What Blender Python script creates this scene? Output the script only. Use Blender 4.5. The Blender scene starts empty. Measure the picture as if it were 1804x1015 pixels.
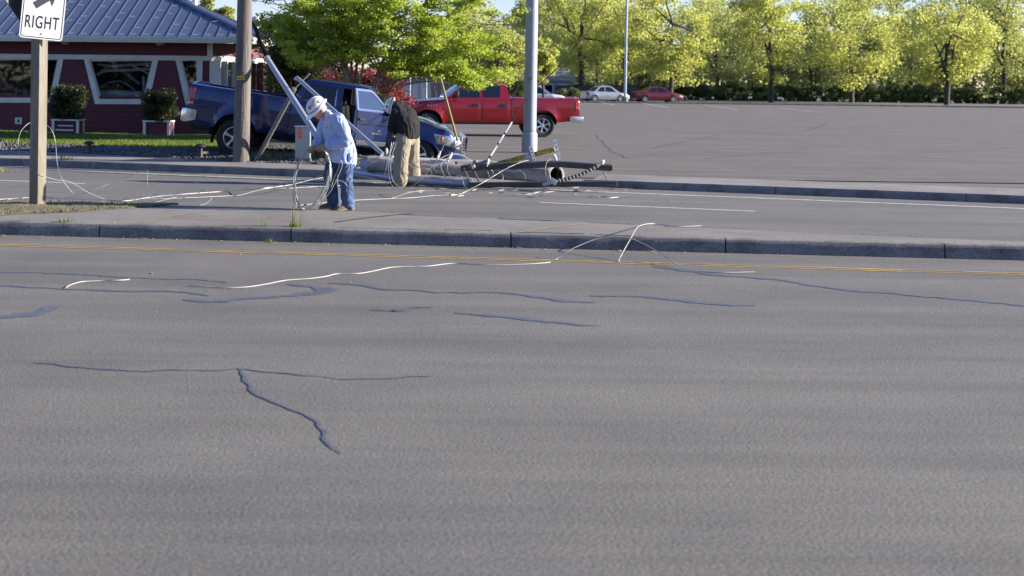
import bpy, bmesh, math, random
import numpy as np
from mathutils import Vector, Matrix, noise
from mathutils.geometry import tessellate_polygon
random.seed(7); rng=np.random.default_rng(7)
SC=bpy.context.scene; COL=SC.collection
# ---------------------------------------------------------------- camera
FPX=2600.0; CX,CY=560.0,142.0; ROLL=.0125; HC=2.0
cR,sR=math.cos(ROLL),math.sin(ROLL)
cd=bpy.data.cameras.new('camera'); cam=bpy.data.objects.new('camera',cd); COL.objects.link(cam); SC.camera=cam
cd.sensor_width=36; cd.sensor_fit='HORIZONTAL'; cd.lens=FPX/1804*36
cd.shift_x=(902-CX)/1804; cd.shift_y=-(507.5-CY)/1804
cd.clip_start=.5; cd.clip_end=6000
cam.matrix_world=Matrix(((cR,-sR,0,0),(0,0,-1,0),(sR,cR,0,HC),(0,0,0,1)))
cd.dof.use_dof=True; cd.dof.focus_distance=21.3; cd.dof.aperture_fstop=2.7
# ---------------------------------------------------------------- light
SUN_EL=math.radians(18); SUN_AZ=math.atan2(-.05,1)           # sun low on the right, along the road
w=bpy.data.worlds.new("World"); SC.world=w; w.use_nodes=True
nt=w.node_tree; sky=nt.nodes.new('ShaderNodeTexSky'); sky.sky_type='NISHITA'; sky.sun_disc=False
sky.sun_elevation=SUN_EL; sky.sun_rotation=math.pi/2-SUN_AZ
sky.air_density=1.0; sky.dust_density=.0; sky.ozone_density=3.2
wb=nt.nodes.new('ShaderNodeMixRGB'); wb.blend_type='MULTIPLY'; wb.inputs[0].default_value=1; wb.inputs[2].default_value=(.97,.93,1.20,1)   # camera white balance
nt.links.new(sky.outputs[0],wb.inputs[1]); nt.links.new(wb.outputs[0],nt.nodes['Background'].inputs[0]); nt.nodes['Background'].inputs[1].default_value=.068
ld=bpy.data.lights.new('sun','SUN'); ld.energy=5.0; ld.angle=math.radians(.55); ld.color=(1,.91,.78)
lo=bpy.data.objects.new('sun',ld); COL.objects.link(lo)
sd=Vector((math.cos(SUN_AZ)*math.cos(SUN_EL),math.sin(SUN_AZ)*math.cos(SUN_EL),math.sin(SUN_EL)))
lo.rotation_euler=sd.to_track_quat('Z','Y').to_euler(); lo.location=(30,0,20)
SC.view_settings.view_transform='Standard'; SC.view_settings.look='None'; SC.view_settings.gamma=1
SC.view_settings.exposure=1.45
# ---------------------------------------------------------------- helpers
def at(x,y,Y):
    dx,dy=x-CX,y-CY; a=dx*cR+dy*sR; b=-dx*sR+dy*cR
    return Vector((Y*a/FPX,Y,HC-Y*b/FPX))
def gr(x,y,Z=0):
    dx,dy=x-CX,y-CY; b=-dx*sR+dy*cR
    return at(x,y,FPX*(HC-Z)/b)
def smooth01(t): t=max(0,min(1,t)); return t*t*(3-2*t)
def lerp_tab(tab,x):
    if x<=tab[0][0]: return tab[0][1]
    for (a,b),(c,d) in zip(tab,tab[1:]):
        if x<=c: return b+(d-b)*(x-a)/(c-a) if c>a else d
    return tab[-1][1]
class MB:
    def __init__(s): s.v=[]; s.f=[]; s.m=[]; s.mi=0
    def add(s,vs,fs):
        o=len(s.v); s.v+= [tuple(p) for p in vs]
        for f in fs: s.f.append(tuple(i+o for i in f)); s.m.append(s.mi)
        return s
    def box(s,c,d,M=None):
        x,y,z=d[0]/2,d[1]/2,d[2]/2
        vs=[Vector((i*x,j*y,k*z)) for i in(-1,1) for j in(-1,1) for k in(-1,1)]
        if M is not None: vs=[M@p for p in vs]
        return s.add([p+Vector(c) for p in vs],[(0,1,3,2),(4,6,7,5),(0,4,5,1),(2,3,7,6),(0,2,6,4),(1,5,7,3)])
    def quad(s,*p): return s.add(p,[tuple(range(len(p)))])
    def bar(s,a,b,wd,h=None,up=(0,0,1)):
        a,b=Vector(a),Vector(b); h=h or wd; d=(b-a).normalized(); u=Vector(up)
        if abs(d.dot(u))>.97: u=Vector((0,1,0))
        r=d.cross(u).normalized(); u=r.cross(d)
        vs=[p+r*i*wd/2+u*k*h/2 for p in(a,b) for i,k in((-1,-1),(1,-1),(1,1),(-1,1))]
        return s.add(vs,[(3,2,1,0),(4,5,6,7),(0,1,5,4),(1,2,6,5),(2,3,7,6),(3,0,4,7)])
    def tube(s,pts,r,n=8,cap=True,flat=None):
        P=[Vector(p) for p in pts]; k=len(P); R=r if isinstance(r,(list,tuple)) else [r]*k
        T=[(P[min(i+1,k-1)]-P[max(i-1,0)]).normalized() for i in range(k)]
        u=T[0].orthogonal().normalized(); vs=[]
        for i in range(k):
            u=(u-T[i]*u.dot(T[i]))
            u=u.normalized() if u.length>1e-6 else T[i].orthogonal().normalized()
            b=T[i].cross(u)
            vs+=[P[i]+(u*math.cos(2*math.pi*j/n)+b*math.sin(2*math.pi*j/n))*R[i] for j in range(n)]
        fs=[(i*n+j,i*n+(j+1)%n,(i+1)*n+(j+1)%n,(i+1)*n+j) for i in range(k-1) for j in range(n)]
        if cap: fs+=[tuple(range(n-1,-1,-1)),tuple((k-1)*n+j for j in range(n))]
        return s.add(vs,fs)
    def loft(s,rings,closed=True,caps=True):
        n=len(rings[0]); vs=[p for r in rings for p in r]; fs=[]
        for i in range(len(rings)-1):
            for j in range(n if closed else n-1):
                fs.append((i*n+j,i*n+(j+1)%n,(i+1)*n+(j+1)%n,(i+1)*n+j))
        if caps and closed: fs+=[tuple(range(n-1,-1,-1)),tuple((len(rings)-1)*n+j for j in range(n))]
        return s.add(vs,fs)
    def lathe(s,prof,n=24,M=None,cap=False):
        M=M or Matrix.Identity(4)
        rings=[[M@Vector((r*math.cos(2*math.pi*j/n),r*math.sin(2*math.pi*j/n),z)) for j in range(n)] for r,z in prof]
        return s.loft(rings,True,cap)
    def prism(s,poly,thick,fm):
        """poly: 2-D points; fm(u,v,d) -> 3-D; extruded d from 0 to thick"""
        return s.holed(poly,[],thick,fm)
    def holed(s,outer,holes,thick,fm):
        if len(holes)==1 and len(holes[0])==len(outer):
            k=len(outer); R_=[[fm(p[0],p[1],d) for p in l] for l,d in ((outer,0),(holes[0],0),(holes[0],thick),(outer,thick))]; R_.append(R_[0])
            return s.loft(R_[:4]+[R_[0]],True,False)
        loops=[outer]+list(holes); pts=[p for l in loops for p in l]
        tri=tessellate_polygon([[Vector((p[0],p[1],0)) for p in l] for l in loops])
        n=len(pts); vs=[fm(p[0],p[1],0) for p in pts]+[fm(p[0],p[1],thick) for p in pts]; fs=[]
        for t in tri:
            fs.append(tuple(t)); fs.append(tuple(i+n for i in reversed(t)))
        o=0
        for l in loops:
            k=len(l)
            for j in range(k): a,b=o+j,o+(j+1)%k; fs.append((a,b,b+n,a+n))
            o+=k
        s.add(vs,fs); s.fixn=True; return s
    def ball(s,c,r,n=12,m=8,sc=(1,1,1)):
        c=Vector(c); rings=[]
        for i in range(m+1):
            th=math.pi*i/m; rr=max(math.sin(th),1e-3)*r
            rings.append([c+Vector((rr*math.cos(2*math.pi*j/n)*sc[0],rr*math.sin(2*math.pi*j/n)*sc[1],-r*math.cos(th)*sc[2])) for j in range(n)])
        return s.loft(rings,True,True)
    def mesh(s,name,mats):
        me=bpy.data.meshes.new(name); me.from_pydata(s.v,[],s.f)
        ms=mats if isinstance(mats,(list,tuple)) else [mats]
        for m in ms: me.materials.append(m)
        if len(ms)>1: me.polygons.foreach_set('material_index',s.m)
        bm=bmesh.new(); bm.from_mesh(me); bmesh.ops.recalc_face_normals(bm,faces=bm.faces); bm.to_mesh(me); bm.free()
        return me
    def build(s,name,mats,parent=None,smooth=40,bevel=0,origin=None,seg=2):
        return link(name,s.mesh(name,mats),parent,smooth,bevel,origin,seg)
def link(name,me,parent=None,smooth=40,bevel=0,origin=None,seg=2):
    if origin is not None: me.transform(Matrix.Translation(-Vector(origin)))
    if smooth:
        me.shade_smooth()
        if smooth<180: me.set_sharp_from_angle(angle=math.radians(smooth))
    o=bpy.data.objects.new(name,me); COL.objects.link(o)
    if origin is not None: o.location=origin
    if parent is not None: o.parent=parent
    if bevel:
        b=o.modifiers.new('bevel','BEVEL'); b.width=bevel; b.segments=seg; b.limit_method='ANGLE'; b.angle_limit=math.radians(35)
    return o
def tag(o,label=None,cat=None,group=None,kind=None):
    if label: o['label']=label
    if cat: o['category']=cat
    if group: o['group']=group
    if kind: o['kind']=kind
    return o
def thing(name,label,cat,loc=(0,0,0),rot=(0,0,0),group=None):
    o=bpy.data.objects.new(name,None); COL.objects.link(o); o.location=loc; o.rotation_euler=rot
    o.empty_display_size=.2
    return tag(o,label,cat,group)
def copy_tree(o,parent=None):
    c=o.copy(); COL.objects.link(c); c.parent=parent
    for ch in list(o.children): copy_tree(ch,c)
    return c
def fast_mesh(name,V,n,mat,smooth=False):
    """V: (k*n,3) array of separate n-gons"""
    V=np.asarray(V,np.float32); k=len(V)//n; me=bpy.data.meshes.new(name)
    me.vertices.add(len(V)); me.vertices.foreach_set('co',V.ravel())
    me.loops.add(k*n); me.loops.foreach_set('vertex_index',np.arange(k*n,dtype=np.int32))
    me.polygons.add(k); me.polygons.foreach_set('loop_start',np.arange(0,k*n,n,dtype=np.int32))
    me.polygons.foreach_set('loop_total',np.full(k,n,np.int32))
    me.update(calc_edges=True); me.materials.append(mat)
    if smooth: me.shade_smooth()
    return me
def fused(mb,name,mats,voxel,it=4,wr=0,wscale=6,parent=None,seed=0):
    """one continuous surface from overlapping closed pieces, with cloth-like folds"""
    me=mb.mesh('tmp',mats); o=bpy.data.objects.new('tmp',me); COL.objects.link(o)
    r=o.modifiers.new('r','REMESH'); r.mode='VOXEL'; r.voxel_size=voxel
    sm=o.modifiers.new('s','SMOOTH'); sm.iterations=it; sm.factor=.5
    bpy.context.view_layer.update(); dg=bpy.context.evaluated_depsgraph_get()
    me2=bpy.data.meshes.new_from_object(o.evaluated_get(dg)); me2.name=name
    bpy.data.objects.remove(o)
    if wr:
        nn=[v.normal.copy() for v in me2.vertices]
        for v,n in zip(me2.vertices,nn):
            p=Vector((v.co.x*wscale,v.co.y*wscale,v.co.z*wscale*.42+seed))
            q=noise.noise_vector(p)*1.2
            v.co+=n*wr*(1-2*abs(noise.noise(p*1.3+q)))*1.0
    return link(name,me2,parent,180)
# ---------------------------------------------------------------- materials
def mat(name,col,rough=.6,metal=0,var=.15,scale=6,bump=0,bscale=40,spec=.5,coat=0,dirt=None,detail=4,stretch=None,trans=0):
    m=bpy.data.materials.new(name); m.use_nodes=True; t=m.node_tree; b=t.nodes['Principled BSDF']
    b.inputs['Roughness'].default_value=rough; b.inputs['Metallic'].default_value=metal
    b.inputs['Specular IOR Level'].default_value=spec; b.inputs['Coat Weight'].default_value=coat
    b.inputs['Coat Roughness'].default_value=.06
    tc=t.nodes.new('ShaderNodeTexCoord'); src=tc.outputs['Object']
    if stretch:
        mp=t.nodes.new('ShaderNodeMapping'); mp.inputs['Scale'].default_value=stretch; t.links.new(src,mp.inputs[0]); src=mp.outputs[0]
    n=t.nodes.new('ShaderNodeTexNoise'); n.inputs['Scale'].default_value=scale; n.inputs['Detail'].default_value=detail; n.inputs['Roughness'].default_value=.65
    t.links.new(src,n.inputs['Vector'])
    r=t.nodes.new('ShaderNodeValToRGB'); r.color_ramp.elements[0].position=.3; r.color_ramp.elements[1].position=.7
    r.color_ramp.elements[0].color=tuple(max(0,c*(1-var)) for c in col)+(1,)
    r.color_ramp.elements[1].color=tuple(min(1,c*(1+var)) for c in col)+(1,)
    t.links.new(n.outputs['Fac'],r.inputs[0]); out=r.outputs[0]
    if dirt:                                   # (colour, amount, scale): a second, larger stain with its own shape
        n3=t.nodes.new('ShaderNodeTexNoise'); n3.inputs['Scale'].default_value=dirt[2]; n3.inputs['Detail'].default_value=6; n3.inputs['Roughness'].default_value=.7
        t.links.new(src,n3.inputs['Vector'])
        r3=t.nodes.new('ShaderNodeValToRGB'); r3.color_ramp.elements[0].position=.46; r3.color_ramp.elements[1].position=.68
        r3.color_ramp.elements[0].color=(0,0,0,1); r3.color_ramp.elements[1].color=(dirt[1],)*3+(1,)
        mx=t.nodes.new('ShaderNodeMixRGB'); mx.inputs[2].default_value=tuple(dirt[0])+(1,)
        t.links.new(n3.outputs['Fac'],r3.inputs[0]); t.links.new(r3.outputs[0],mx.inputs[0]); t.links.new(out,mx.inputs[1]); out=mx.outputs[0]
    t.links.new(out,b.inputs['Base Color'])
    if bump:
        n2=t.nodes.new('ShaderNodeTexNoise'); n2.inputs['Scale'].default_value=bscale; n2.inputs['Detail'].default_value=5
        t.links.new(src,n2.inputs['Vector'])
        bp=t.nodes.new('ShaderNodeBump'); bp.inputs['Strength'].default_value=bump; bp.inputs['Distance'].default_value=.02
        t.links.new(n2.outputs['Fac'],bp.inputs['Height']); t.links.new(bp.outputs[0],b.inputs['Normal'])
    if trans: b.inputs['Transmission Weight'].default_value=trans
    return m
def leafmat(name,a,b_,tr=.45,scale=1.2,rough=.5):
    m=bpy.data.materials.new(name); m.use_nodes=True; t=m.node_tree; p=t.nodes['Principled BSDF']; p.inputs['Roughness'].default_value=rough
    p.inputs['Specular IOR Level'].default_value=.35
    tc=t.nodes.new('ShaderNodeTexCoord'); n=t.nodes.new('ShaderNodeTexNoise'); n.inputs['Scale'].default_value=scale; n.inputs['Detail'].default_value=6
    n.inputs['Roughness'].default_value=.75
    t.links.new(tc.outputs['Object'],n.inputs['Vector'])
    r=t.nodes.new('ShaderNodeValToRGB'); r.color_ramp.elements[0].position=.32; r.color_ramp.elements[1].position=.68
    r.color_ramp.elements[0].color=tuple(a)+(1,); r.color_ramp.elements[1].color=tuple(b_)+(1,)
    t.links.new(n.outputs['Fac'],r.inputs[0]); t.links.new(r.outputs[0],p.inputs['Base Color'])
    tl=t.nodes.new('ShaderNodeBsdfTranslucent'); t.links.new(r.outputs[0],tl.inputs[0])
    ms=t.nodes.new('ShaderNodeMixShader'); ms.inputs[0].default_value=tr
    t.links.new(p.outputs[0],ms.inputs[1]); t.links.new(tl.outputs[0],ms.inputs[2])
    t.links.new(ms.outputs[0],t.nodes['Material Output'].inputs[0]); return m
def glassmat(name,tint,refl=.25,clear=.3,rough=.02):
    """tinted pane: dark body, a mirror-like share and a see-through share"""
    m=bpy.data.materials.new(name); m.use_nodes=True; t=m.node_tree; p=t.nodes['Principled BSDF']
    p.inputs['Base Color'].default_value=tuple(tint)+(1,); p.inputs['Roughness'].default_value=rough; p.inputs['IOR'].default_value=1.55
    tr=t.nodes.new('ShaderNodeBsdfTransparent'); tr.inputs[0].default_value=(.75,.8,.85,1)
    gl=t.nodes.new('ShaderNodeBsdfGlossy'); gl.inputs['Roughness'].default_value=rough; gl.inputs[0].default_value=(.9,.93,1,1)
    a=t.nodes.new('ShaderNodeMixShader'); a.inputs[0].default_value=clear; t.links.new(p.outputs[0],a.inputs[1]); t.links.new(tr.outputs[0],a.inputs[2])
    b=t.nodes.new('ShaderNodeMixShader'); b.inputs[0].default_value=refl; t.links.new(a.outputs[0],b.inputs[1]); t.links.new(gl.outputs[0],b.inputs[2])
    t.links.new(b.outputs[0],t.nodes['Material Output'].inputs[0]); return m
def speckle(name,col,rough,grain,gs,patch=.12,stain=None,bump=.5,spec=.4,tracks=None):
    """stony surfaces: fine grain of light and dark aggregate over broad wear"""
    m=mat(name,col,rough,0,patch,.45,0,40,spec,dirt=stain,detail=6); t=m.node_tree; b=t.nodes['Principled BSDF']
    l=b.inputs['Base Color'].links[0]; src=l.from_socket; tc=[n for n in t.nodes if n.type=='TEX_COORD'][0]
    n=t.nodes.new('ShaderNodeTexNoise'); n.inputs['Scale'].default_value=gs; n.inputs['Detail'].default_value=6 if tracks else 3; n.inputs['Roughness'].default_value=.85 if tracks else .8
    t.links.new(tc.outputs['Object'],n.inputs['Vector'])
    r=t.nodes.new('ShaderNodeValToRGB'); e=r.color_ramp.elements; e[0].position,e[1].position=(.40,.60) if tracks else (.36,.66)
    e[0].color=(1-grain,)*3+(1,); e[1].color=(1+grain*1.0,)*3+(1,)
    t.links.new(n.outputs['Fac'],r.inputs[0])
    mx=t.nodes.new('ShaderNodeMixRGB'); mx.blend_type='MULTIPLY'; mx.inputs[0].default_value=1
    t.links.new(src,mx.inputs[1]); t.links.new(r.outputs[0],mx.inputs[2]); t.links.new(mx.outputs[0],b.inputs['Base Color'])
    if tracks:                                  # traffic polish and drips run along the lanes
        mp=t.nodes.new('ShaderNodeMapping'); mp.inputs['Scale'].default_value=(tracks[0],tracks[1],1); mp.inputs['Rotation'].default_value=(0,0,.13); t.links.new(tc.outputs['Object'],mp.inputs[0])
        prev=mx.outputs[0]
        for sc,lo,hi in ((1.0,.86,1.08),(5.0,.94,1.04)):
            n5=t.nodes.new('ShaderNodeTexNoise'); n5.inputs['Scale'].default_value=sc; n5.inputs['Detail'].default_value=4; t.links.new(mp.outputs[0],n5.inputs['Vector'])
            r5=t.nodes.new('ShaderNodeValToRGB'); r5.color_ramp.elements[0].position=.36; r5.color_ramp.elements[1].position=.64; r5.color_ramp.elements[0].color=(lo,)*3+(1,); r5.color_ramp.elements[1].color=(hi,)*3+(1,)
            t.links.new(n5.outputs['Fac'],r5.inputs[0]); m5=t.nodes.new('ShaderNodeMixRGB'); m5.blend_type='MULTIPLY'; m5.inputs[0].default_value=1
            t.links.new(prev,m5.inputs[1]); t.links.new(r5.outputs[0],m5.inputs[2]); prev=m5.outputs[0]
        t.links.new(prev,b.inputs['Base Color'])
    bp=t.nodes.new('ShaderNodeBump'); bp.inputs['Strength'].default_value=bump; bp.inputs['Distance'].default_value=.012
    t.links.new(n.outputs['Fac'],bp.inputs['Height']); t.links.new(bp.outputs[0],b.inputs['Normal'])
    return m
MT=dict(
 asphalt=speckle('asphalt',(.142,.134,.119),.85,.85,60,.12,((.095,.094,.096),.55,.25),.12,.4,(.10,1.3)),
 seal=mat('crack_seal',(.100,.103,.122),.42,0,.35,9,.3,60,.6,dirt=((.10,.10,.105),.8,14)),
 concrete=speckle('concrete',(.198,.182,.163),.9,.16,45,.16,((.12,.105,.085),.55,1.1),.25),
 kerb=speckle('kerb_concrete',(.20,.19,.185),.9,.28,40,.2,((.07,.068,.066),.75,2.2),.35),
 walk=speckle('sidewalk_concrete',(.22,.205,.19),.9,.2,30,.2,((.12,.11,.10),.6,.8),.3),
 dirt=speckle('dirt',(.15,.125,.082),.95,.6,25,.3,((.21,.20,.08),.5,3),.8),
 gravel=mat('gravel_stone',(.105,.103,.108),.85,0,.55,7,.3,50),
 gravelbed=speckle('gravel_bed',(.075,.07,.068),.95,.6,20,.3,None,.8),
 turf=mat('turf',(.085,.125,.022),.9,0,.3,3,.4,60),
 white_paint=mat('road_white',(.62,.61,.58),.7,0,.12,4,.1,60,dirt=((.2,.2,.2),.8,7)),
 yellow_paint=mat('road_yellow',(.50,.31,.06),.7,0,.2,6,.2,60,dirt=((.16,.14,.11),.75,9)),
 crack=mat('crack_dark',(.03,.027,.024),.95,0,.3,9),
)
# ================================================================ SETTING
def Kn(X): return 18.2-.115*X                 # near kerb of the median
def Kf(X): return 30.47-.40*X                 # far kerb
def ground_z(X,Y): return .35*smooth01((Y-68)/75)
def grid_sheet(name,xs,ys,fz,m,kind='structure'):
    nx,ny=len(xs),len(ys); vs=[(x,y,fz(x,y)) for y in ys for x in xs]
    fs=[(j*nx+i,j*nx+i+1,(j+1)*nx+i+1,(j+1)*nx+i) for j in range(ny-1) for i in range(nx-1)]
    o=MB().add(vs,fs).build(name,m,None,180); o['kind']=kind; return o
grid_sheet('road',[-900,-300,-90,-40,0,40,90,300,900],[-900,-200,-30,0,20,40,60,68]+[70+5*i for i in range(17)]+[200,400,900,3000],ground_z,MT['asphalt'])
# --- painted lines
def stripe(name,pts,wd,m,z=.004,seg=.25,jit=.12):
    mb=MB(); P=[Vector((p[0],p[1])) for p in pts]; L=[];R=[]
    for a,b in zip(P,P[1:]):
        k=max(1,int((b-a).length/seg))
        for i in range(k+(b is P[-1])):
            p=a.lerp(b,i/k); d=(b-a).normalized(); n=Vector((-d.y,d.x)); j=1+jit*noise.noise(Vector((p.x*3,p.y*3,z*900)))
            L.append((p.x+n.x*wd/2*j,p.y+n.y*wd/2*j,z+ground_z(p.x,p.y))); R.append((p.x-n.x*wd/2*j,p.y-n.y*wd/2*j,z+ground_z(p.x,p.y)))
    n=len(L); mb.add(L+R,[(i,i+1,n+i+1,n+i) for i in range(n-1)])
    o=mb.build(name,m,None,0); o['kind']='structure'; return o
for off in (-.07,.07): stripe('yellow_line',[(-16,17.0+.135*16+off),(14,17.0-.135*14+off)],.05,MT['yellow_paint'],jit=.6,seg=.12)
stripe('edge_line',[(-16,29.47+.4*16),(13,29.47-.4*13)],.13,MT['white_paint'])
for a,b in ((-8.2,-4.35),(3.75,7.0),(15.5,18.7)): stripe('lane_line',[(a,26.15-.374*a),(b,26.15-.374*b)],.11,MT['white_paint'])
for (x0,y0,x1,y1) in ((1050,186,1082,192),(1130,189,1178,196),(1240,192,1300,199),(1370,196,1440,203)):
    a,b=gr(x0,y0),gr(x1,y1); stripe('bay_line',[(a.x,a.y),(b.x,b.y)],.14,MT['white_paint'],z=.026,seg=1)
# --- tar seals on the near road (pixel points turned into ground points)
def seal(pts,wd,z=.004):
    P=[gr(*p) for p in pts]; Q=[]
    for a,b in zip(P,P[1:]):
        k=max(2,int((b-a).length/.05)); Q+=[a.lerp(b,i/k) for i in range(k)]
    Q.append(P[-1]); L=[];R=[]; n=len(Q)
    for i,p in enumerate(Q):
        d=(Q[min(i+1,n-1)]-Q[max(i-1,0)]).normalized(); nn=Vector((-d.y,d.x,0))
        wv=wd*.62*(.85+.5*noise.noise(Vector((p.x*1.7,p.y*1.7,wd*50)))+.75*noise.noise(p*9)+.5*noise.noise(p*23))*min(1,.5+min(i,n-1-i)*.1)
        wv=max(wv,.012); c=p+nn*(.14*noise.noise(Vector((p.x*1.1,p.y*.8,4)))+.05*noise.noise(p*5))
        L.append(c+nn*wv/2+Vector((0,0,z))); R.append(c-nn*wv/2+Vector((0,0,z)))
    o=MB().add(L+R,[(i,i+1,n+i+1,n+i) for i in range(n-1)]).build('tar_seal',MT['seal'],None,0); o['kind']='structure'
for pts,wd in (
 ([(-40,480),(60,481),(150,483),(230,490),(300,494),(345,494),(400,499)],.10),
 ([(-30,503),(60,506),(115,509),(200,514),(290,513),(330,515),(368,522)],.15),
 ([(325,528),(352,533),(385,533),(420,527),(470,523),(560,516),(585,511),(540,506),(500,503)],.24),
 ([(-20,563),(40,557),(80,548),(97,540)],.28),
 ([(580,499),(640,502),(680,509),(740,511),(775,516),(810,516),(860,515),(900,518),(940,523),(1000,531),(1050,533)],.19),
 ([(1040,520),(1080,522),(1130,525),(1230,535),(1330,538)],.17),
 ([(650,548),(700,551),(730,545),(765,543)],.14),
 ([(800,553),(850,556),(900,560),(960,566),(1060,572)],.2),
 ([(1150,470),(1260,486),(1380,494),(1500,512),(1700,530),(1850,541)],.16),
 ([(60,640),(260,655),(420,650),(600,668),(760,664)],.05),
 ([(420,650),(470,700),(560,745),(600,800)],.04),
): seal(pts,wd)
# --- median: kerb stones in lengths, concrete top, a strip of bare dirt
MED_Z=.17
joints=[-16,-13.4,-10.8,-8.1,-5.4,-2.72,-.31,2.37,4.9,7.4,9.6]
for a,b in zip(joints,joints[1:]):
    mb=MB(); prof=[(-.012,-.05),(0,.0),(.012,MED_Z-.04),(.03,MED_Z-.012),(.055,MED_Z),(.15,MED_Z),(.15,-.05)]
    a2,b2=a+.008,b-.008; k=6; rings=[]
    for i in range(k+1):
        X=a2+(b2-a2)*i/k; n=.004*noise.noise(Vector((X*3,1,1)))
        rings.append([Vector((X+.1*p,Kn(X)+p+n,q)) for p,q in prof])
    mb.loft(rings,True,True); o=mb.build('kerb',MT['kerb'],None,30); o['kind']='structure'
backpts=[(-16,24.6),(-9,22.9),(-4.7,21.92),(-2.14,21.42),(0,20.98),(1.87,20.2),(4.2,19.28),(7,18.2),(9.0,17.6),(9.6,17.3)]
def Kb(X): return lerp_tab(backpts,X)
xs=[-16+.4*i for i in range(65)]; mb=MB(); vs=[];fs=[]
cols=14
for X in xs:
    f0,b0=Kn(X)+.156,Kb(X)
    for j in range(cols):
        Y=f0+(b0-f0)*j/(cols-1); vs.append((X,Y,MED_Z-.003+.006*noise.noise(Vector((X*.7,Y*.7,2)))))
    vs.append((X,b0+.01,-.05))
n=cols+1
fs=[(i*n+j,(i+1)*n+j,(i+1)*n+j+1,i*n+j+1) for i in range(len(xs)-1) for j in range(n-1)]
o=mb.add(vs,fs).build('median',MT['concrete'],None,30); o['kind']='structure'
def dirt_front(X):
    return lerp_tab([(-16,18.6+.115*14),(-4.9,19.25),(-4.3,19.35),(-3.3,20.05),(-2.6,20.8),(-2.1,21.35),(-1.9,21.4)],X)
mb=MB(); vs=[]; xs=[-16+.1*i for i in range(141)]; cols=22
for X in xs:
    f0,b0=min(dirt_front(X)+.05*noise.noise(Vector((X*4,0,0))),Kb(X)-.01),Kb(X)-.02
    for j in range(cols):
        t=j/(cols-1); Y=f0+(b0-f0)*t; e=min(1,min(t,1-t)*6)
        vs.append((X,Y,MED_Z+.004+e*(.018+.022*noise.noise(Vector((X*2.5,Y*2.5,0)))+.018*noise.noise(Vector((X*9,Y*9,0))))))
fs=[(i*cols+j,(i+1)*cols+j,(i+1)*cols+j+1,i*cols+j+1) for i in range(len(xs)-1) for j in range(cols-1)]
o=mb.add(vs,fs).build('dirt_strip',MT['dirt'],None,180); o['kind']='structure'
# slab joints and cracks in the concrete: thin packed-dirt lines
def crack(pts,wd,m=None,z=MED_Z+.003):
    P=[gr(x,y,z) for x,y in pts]; Q=[]
    for a,b in zip(P,P[1:]):
        k=max(2,int((b-a).length/.06)); Q+=[a.lerp(b,i/k) for i in range(k)]
    Q.append(P[-1]); L=[];R=[]; k=len(Q)
    for i,p in enumerate(Q):
        d=(Q[min(i+1,k-1)]-Q[max(i-1,0)]).normalized(); nn=Vector((-d.y,d.x,0)); wv=wd*1.35*(.6+1.3*abs(noise.noise(p*5)))
        c=p+nn*.02*noise.noise(p*6); L.append(c+nn*wv/2); R.append(c-nn*wv/2)
    o=MB().add(L+R,[(i,i+1,k+i+1,k+i) for i in range(k-1)]).build('joint_crack',m or MT['crack'],None,0); o['kind']='structure'
MT['joint']=mat('joint_sand',(.33,.27,.17),.9,0,.4,12)
crack([(252,391),(300,381),(345,375),(400,369)],.025,MT['joint']); crack([(590,391),(640,384),(700,378),(730,376)],.035); crack([(912,409),(960,402),(1032,393)],.03,MT['joint'])
crack([(915,409),(960,410),(1030,411.5)],.05); crack([(1050,413),(1110,415)],.04); crack([(780,404),(830,405),(870,406)],.03); crack([(400,397.5),(480,398.5)],.025); crack([(600,400),(700,403),(800,405)],.02)
crack([(700,377.5),(760,380),(830,382.5)],.035); crack([(880,385),(930,387),(985,389)],.045); crack([(1040,391.5),(1120,395)],.05)
# --- far verge: kerb, sidewalk, gravel bed, lawn
VX0,VX1=-20,1.6
def goff(X): return max(1.7,min(3.0,1.7+(-X-1.7)*.3))
def loff(X): return max(goff(X)+.6,3.9)
def verge_z(X,Y):
    d=Y-Kf(X); g,l=goff(X),loff(X)
    if d<g: z=.15+.02*d/g
    else: z=.17+.14*smooth01((d-g)/(l-g))
    return z*smooth01((2.3-X)/1.3) if X>1.0 else z
def band(name,o0,o1,m,rows,amp,fr,x0=VX0,x1=VX1,dz=0,step=.15):
    xs=[x0+step*i for i in range(int((x1-x0)/step)+1)]; vs=[]
    for X in xs:
        a,b=o0(X),o1(X)
        for j in range(rows):
            Y=Kf(X)+a+(b-a)*j/(rows-1)
            vs.append((X,Y,verge_z(X,Y)+dz+amp*noise.noise(Vector((X*fr,Y*fr,1)))))
    fs=[(i*rows+j,(i+1)*rows+j,(i+1)*rows+j+1,i*rows+j+1) for i in range(len(xs)-1) for j in range(rows-1)]
    o=MB().add(vs,fs).build(name,m,None,180); o['kind']='structure'; return o
def kerb_run(x0,x1,step,Kf_,zt,name='kerb'):
    X=x0
    while X<x1-.05:
        b=min(X+step,x1); rings=[]
        for i in range(5):
            q=X+.006+(b-X-.012)*i/4; rings.append([Vector((q+.37*p,Kf_(q)+p*.93,z)) for p,z in ((-.01,-.05),(0,0),(.015,zt-.03),(.045,zt),(.15,zt),(.15,-.05))])
        MB().loft(rings,True,True).build(name,MT['kerb'],None,30)['kind']='structure'; X=b
kerb_run(-20,1.3,3.0,Kf,.15)
band('sidewalk',lambda X:.145,goff,MT['walk'],8,.006,1.2)
band('gravel_bed',lambda X:goff(X)-.02,lambda X:loff(X)+.05,MT['gravelbed'],10,.03,5,dz=.005)
band('lawn',loff,lambda X:15.0,MT['turf'],30,.015,2,dz=.012,x1=-2.2)
band('planting_bed',loff,lambda X:15.0,MT['gravelbed'],20,.03,3,dz=.006,x0=-2.25,x1=2.2)
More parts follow.
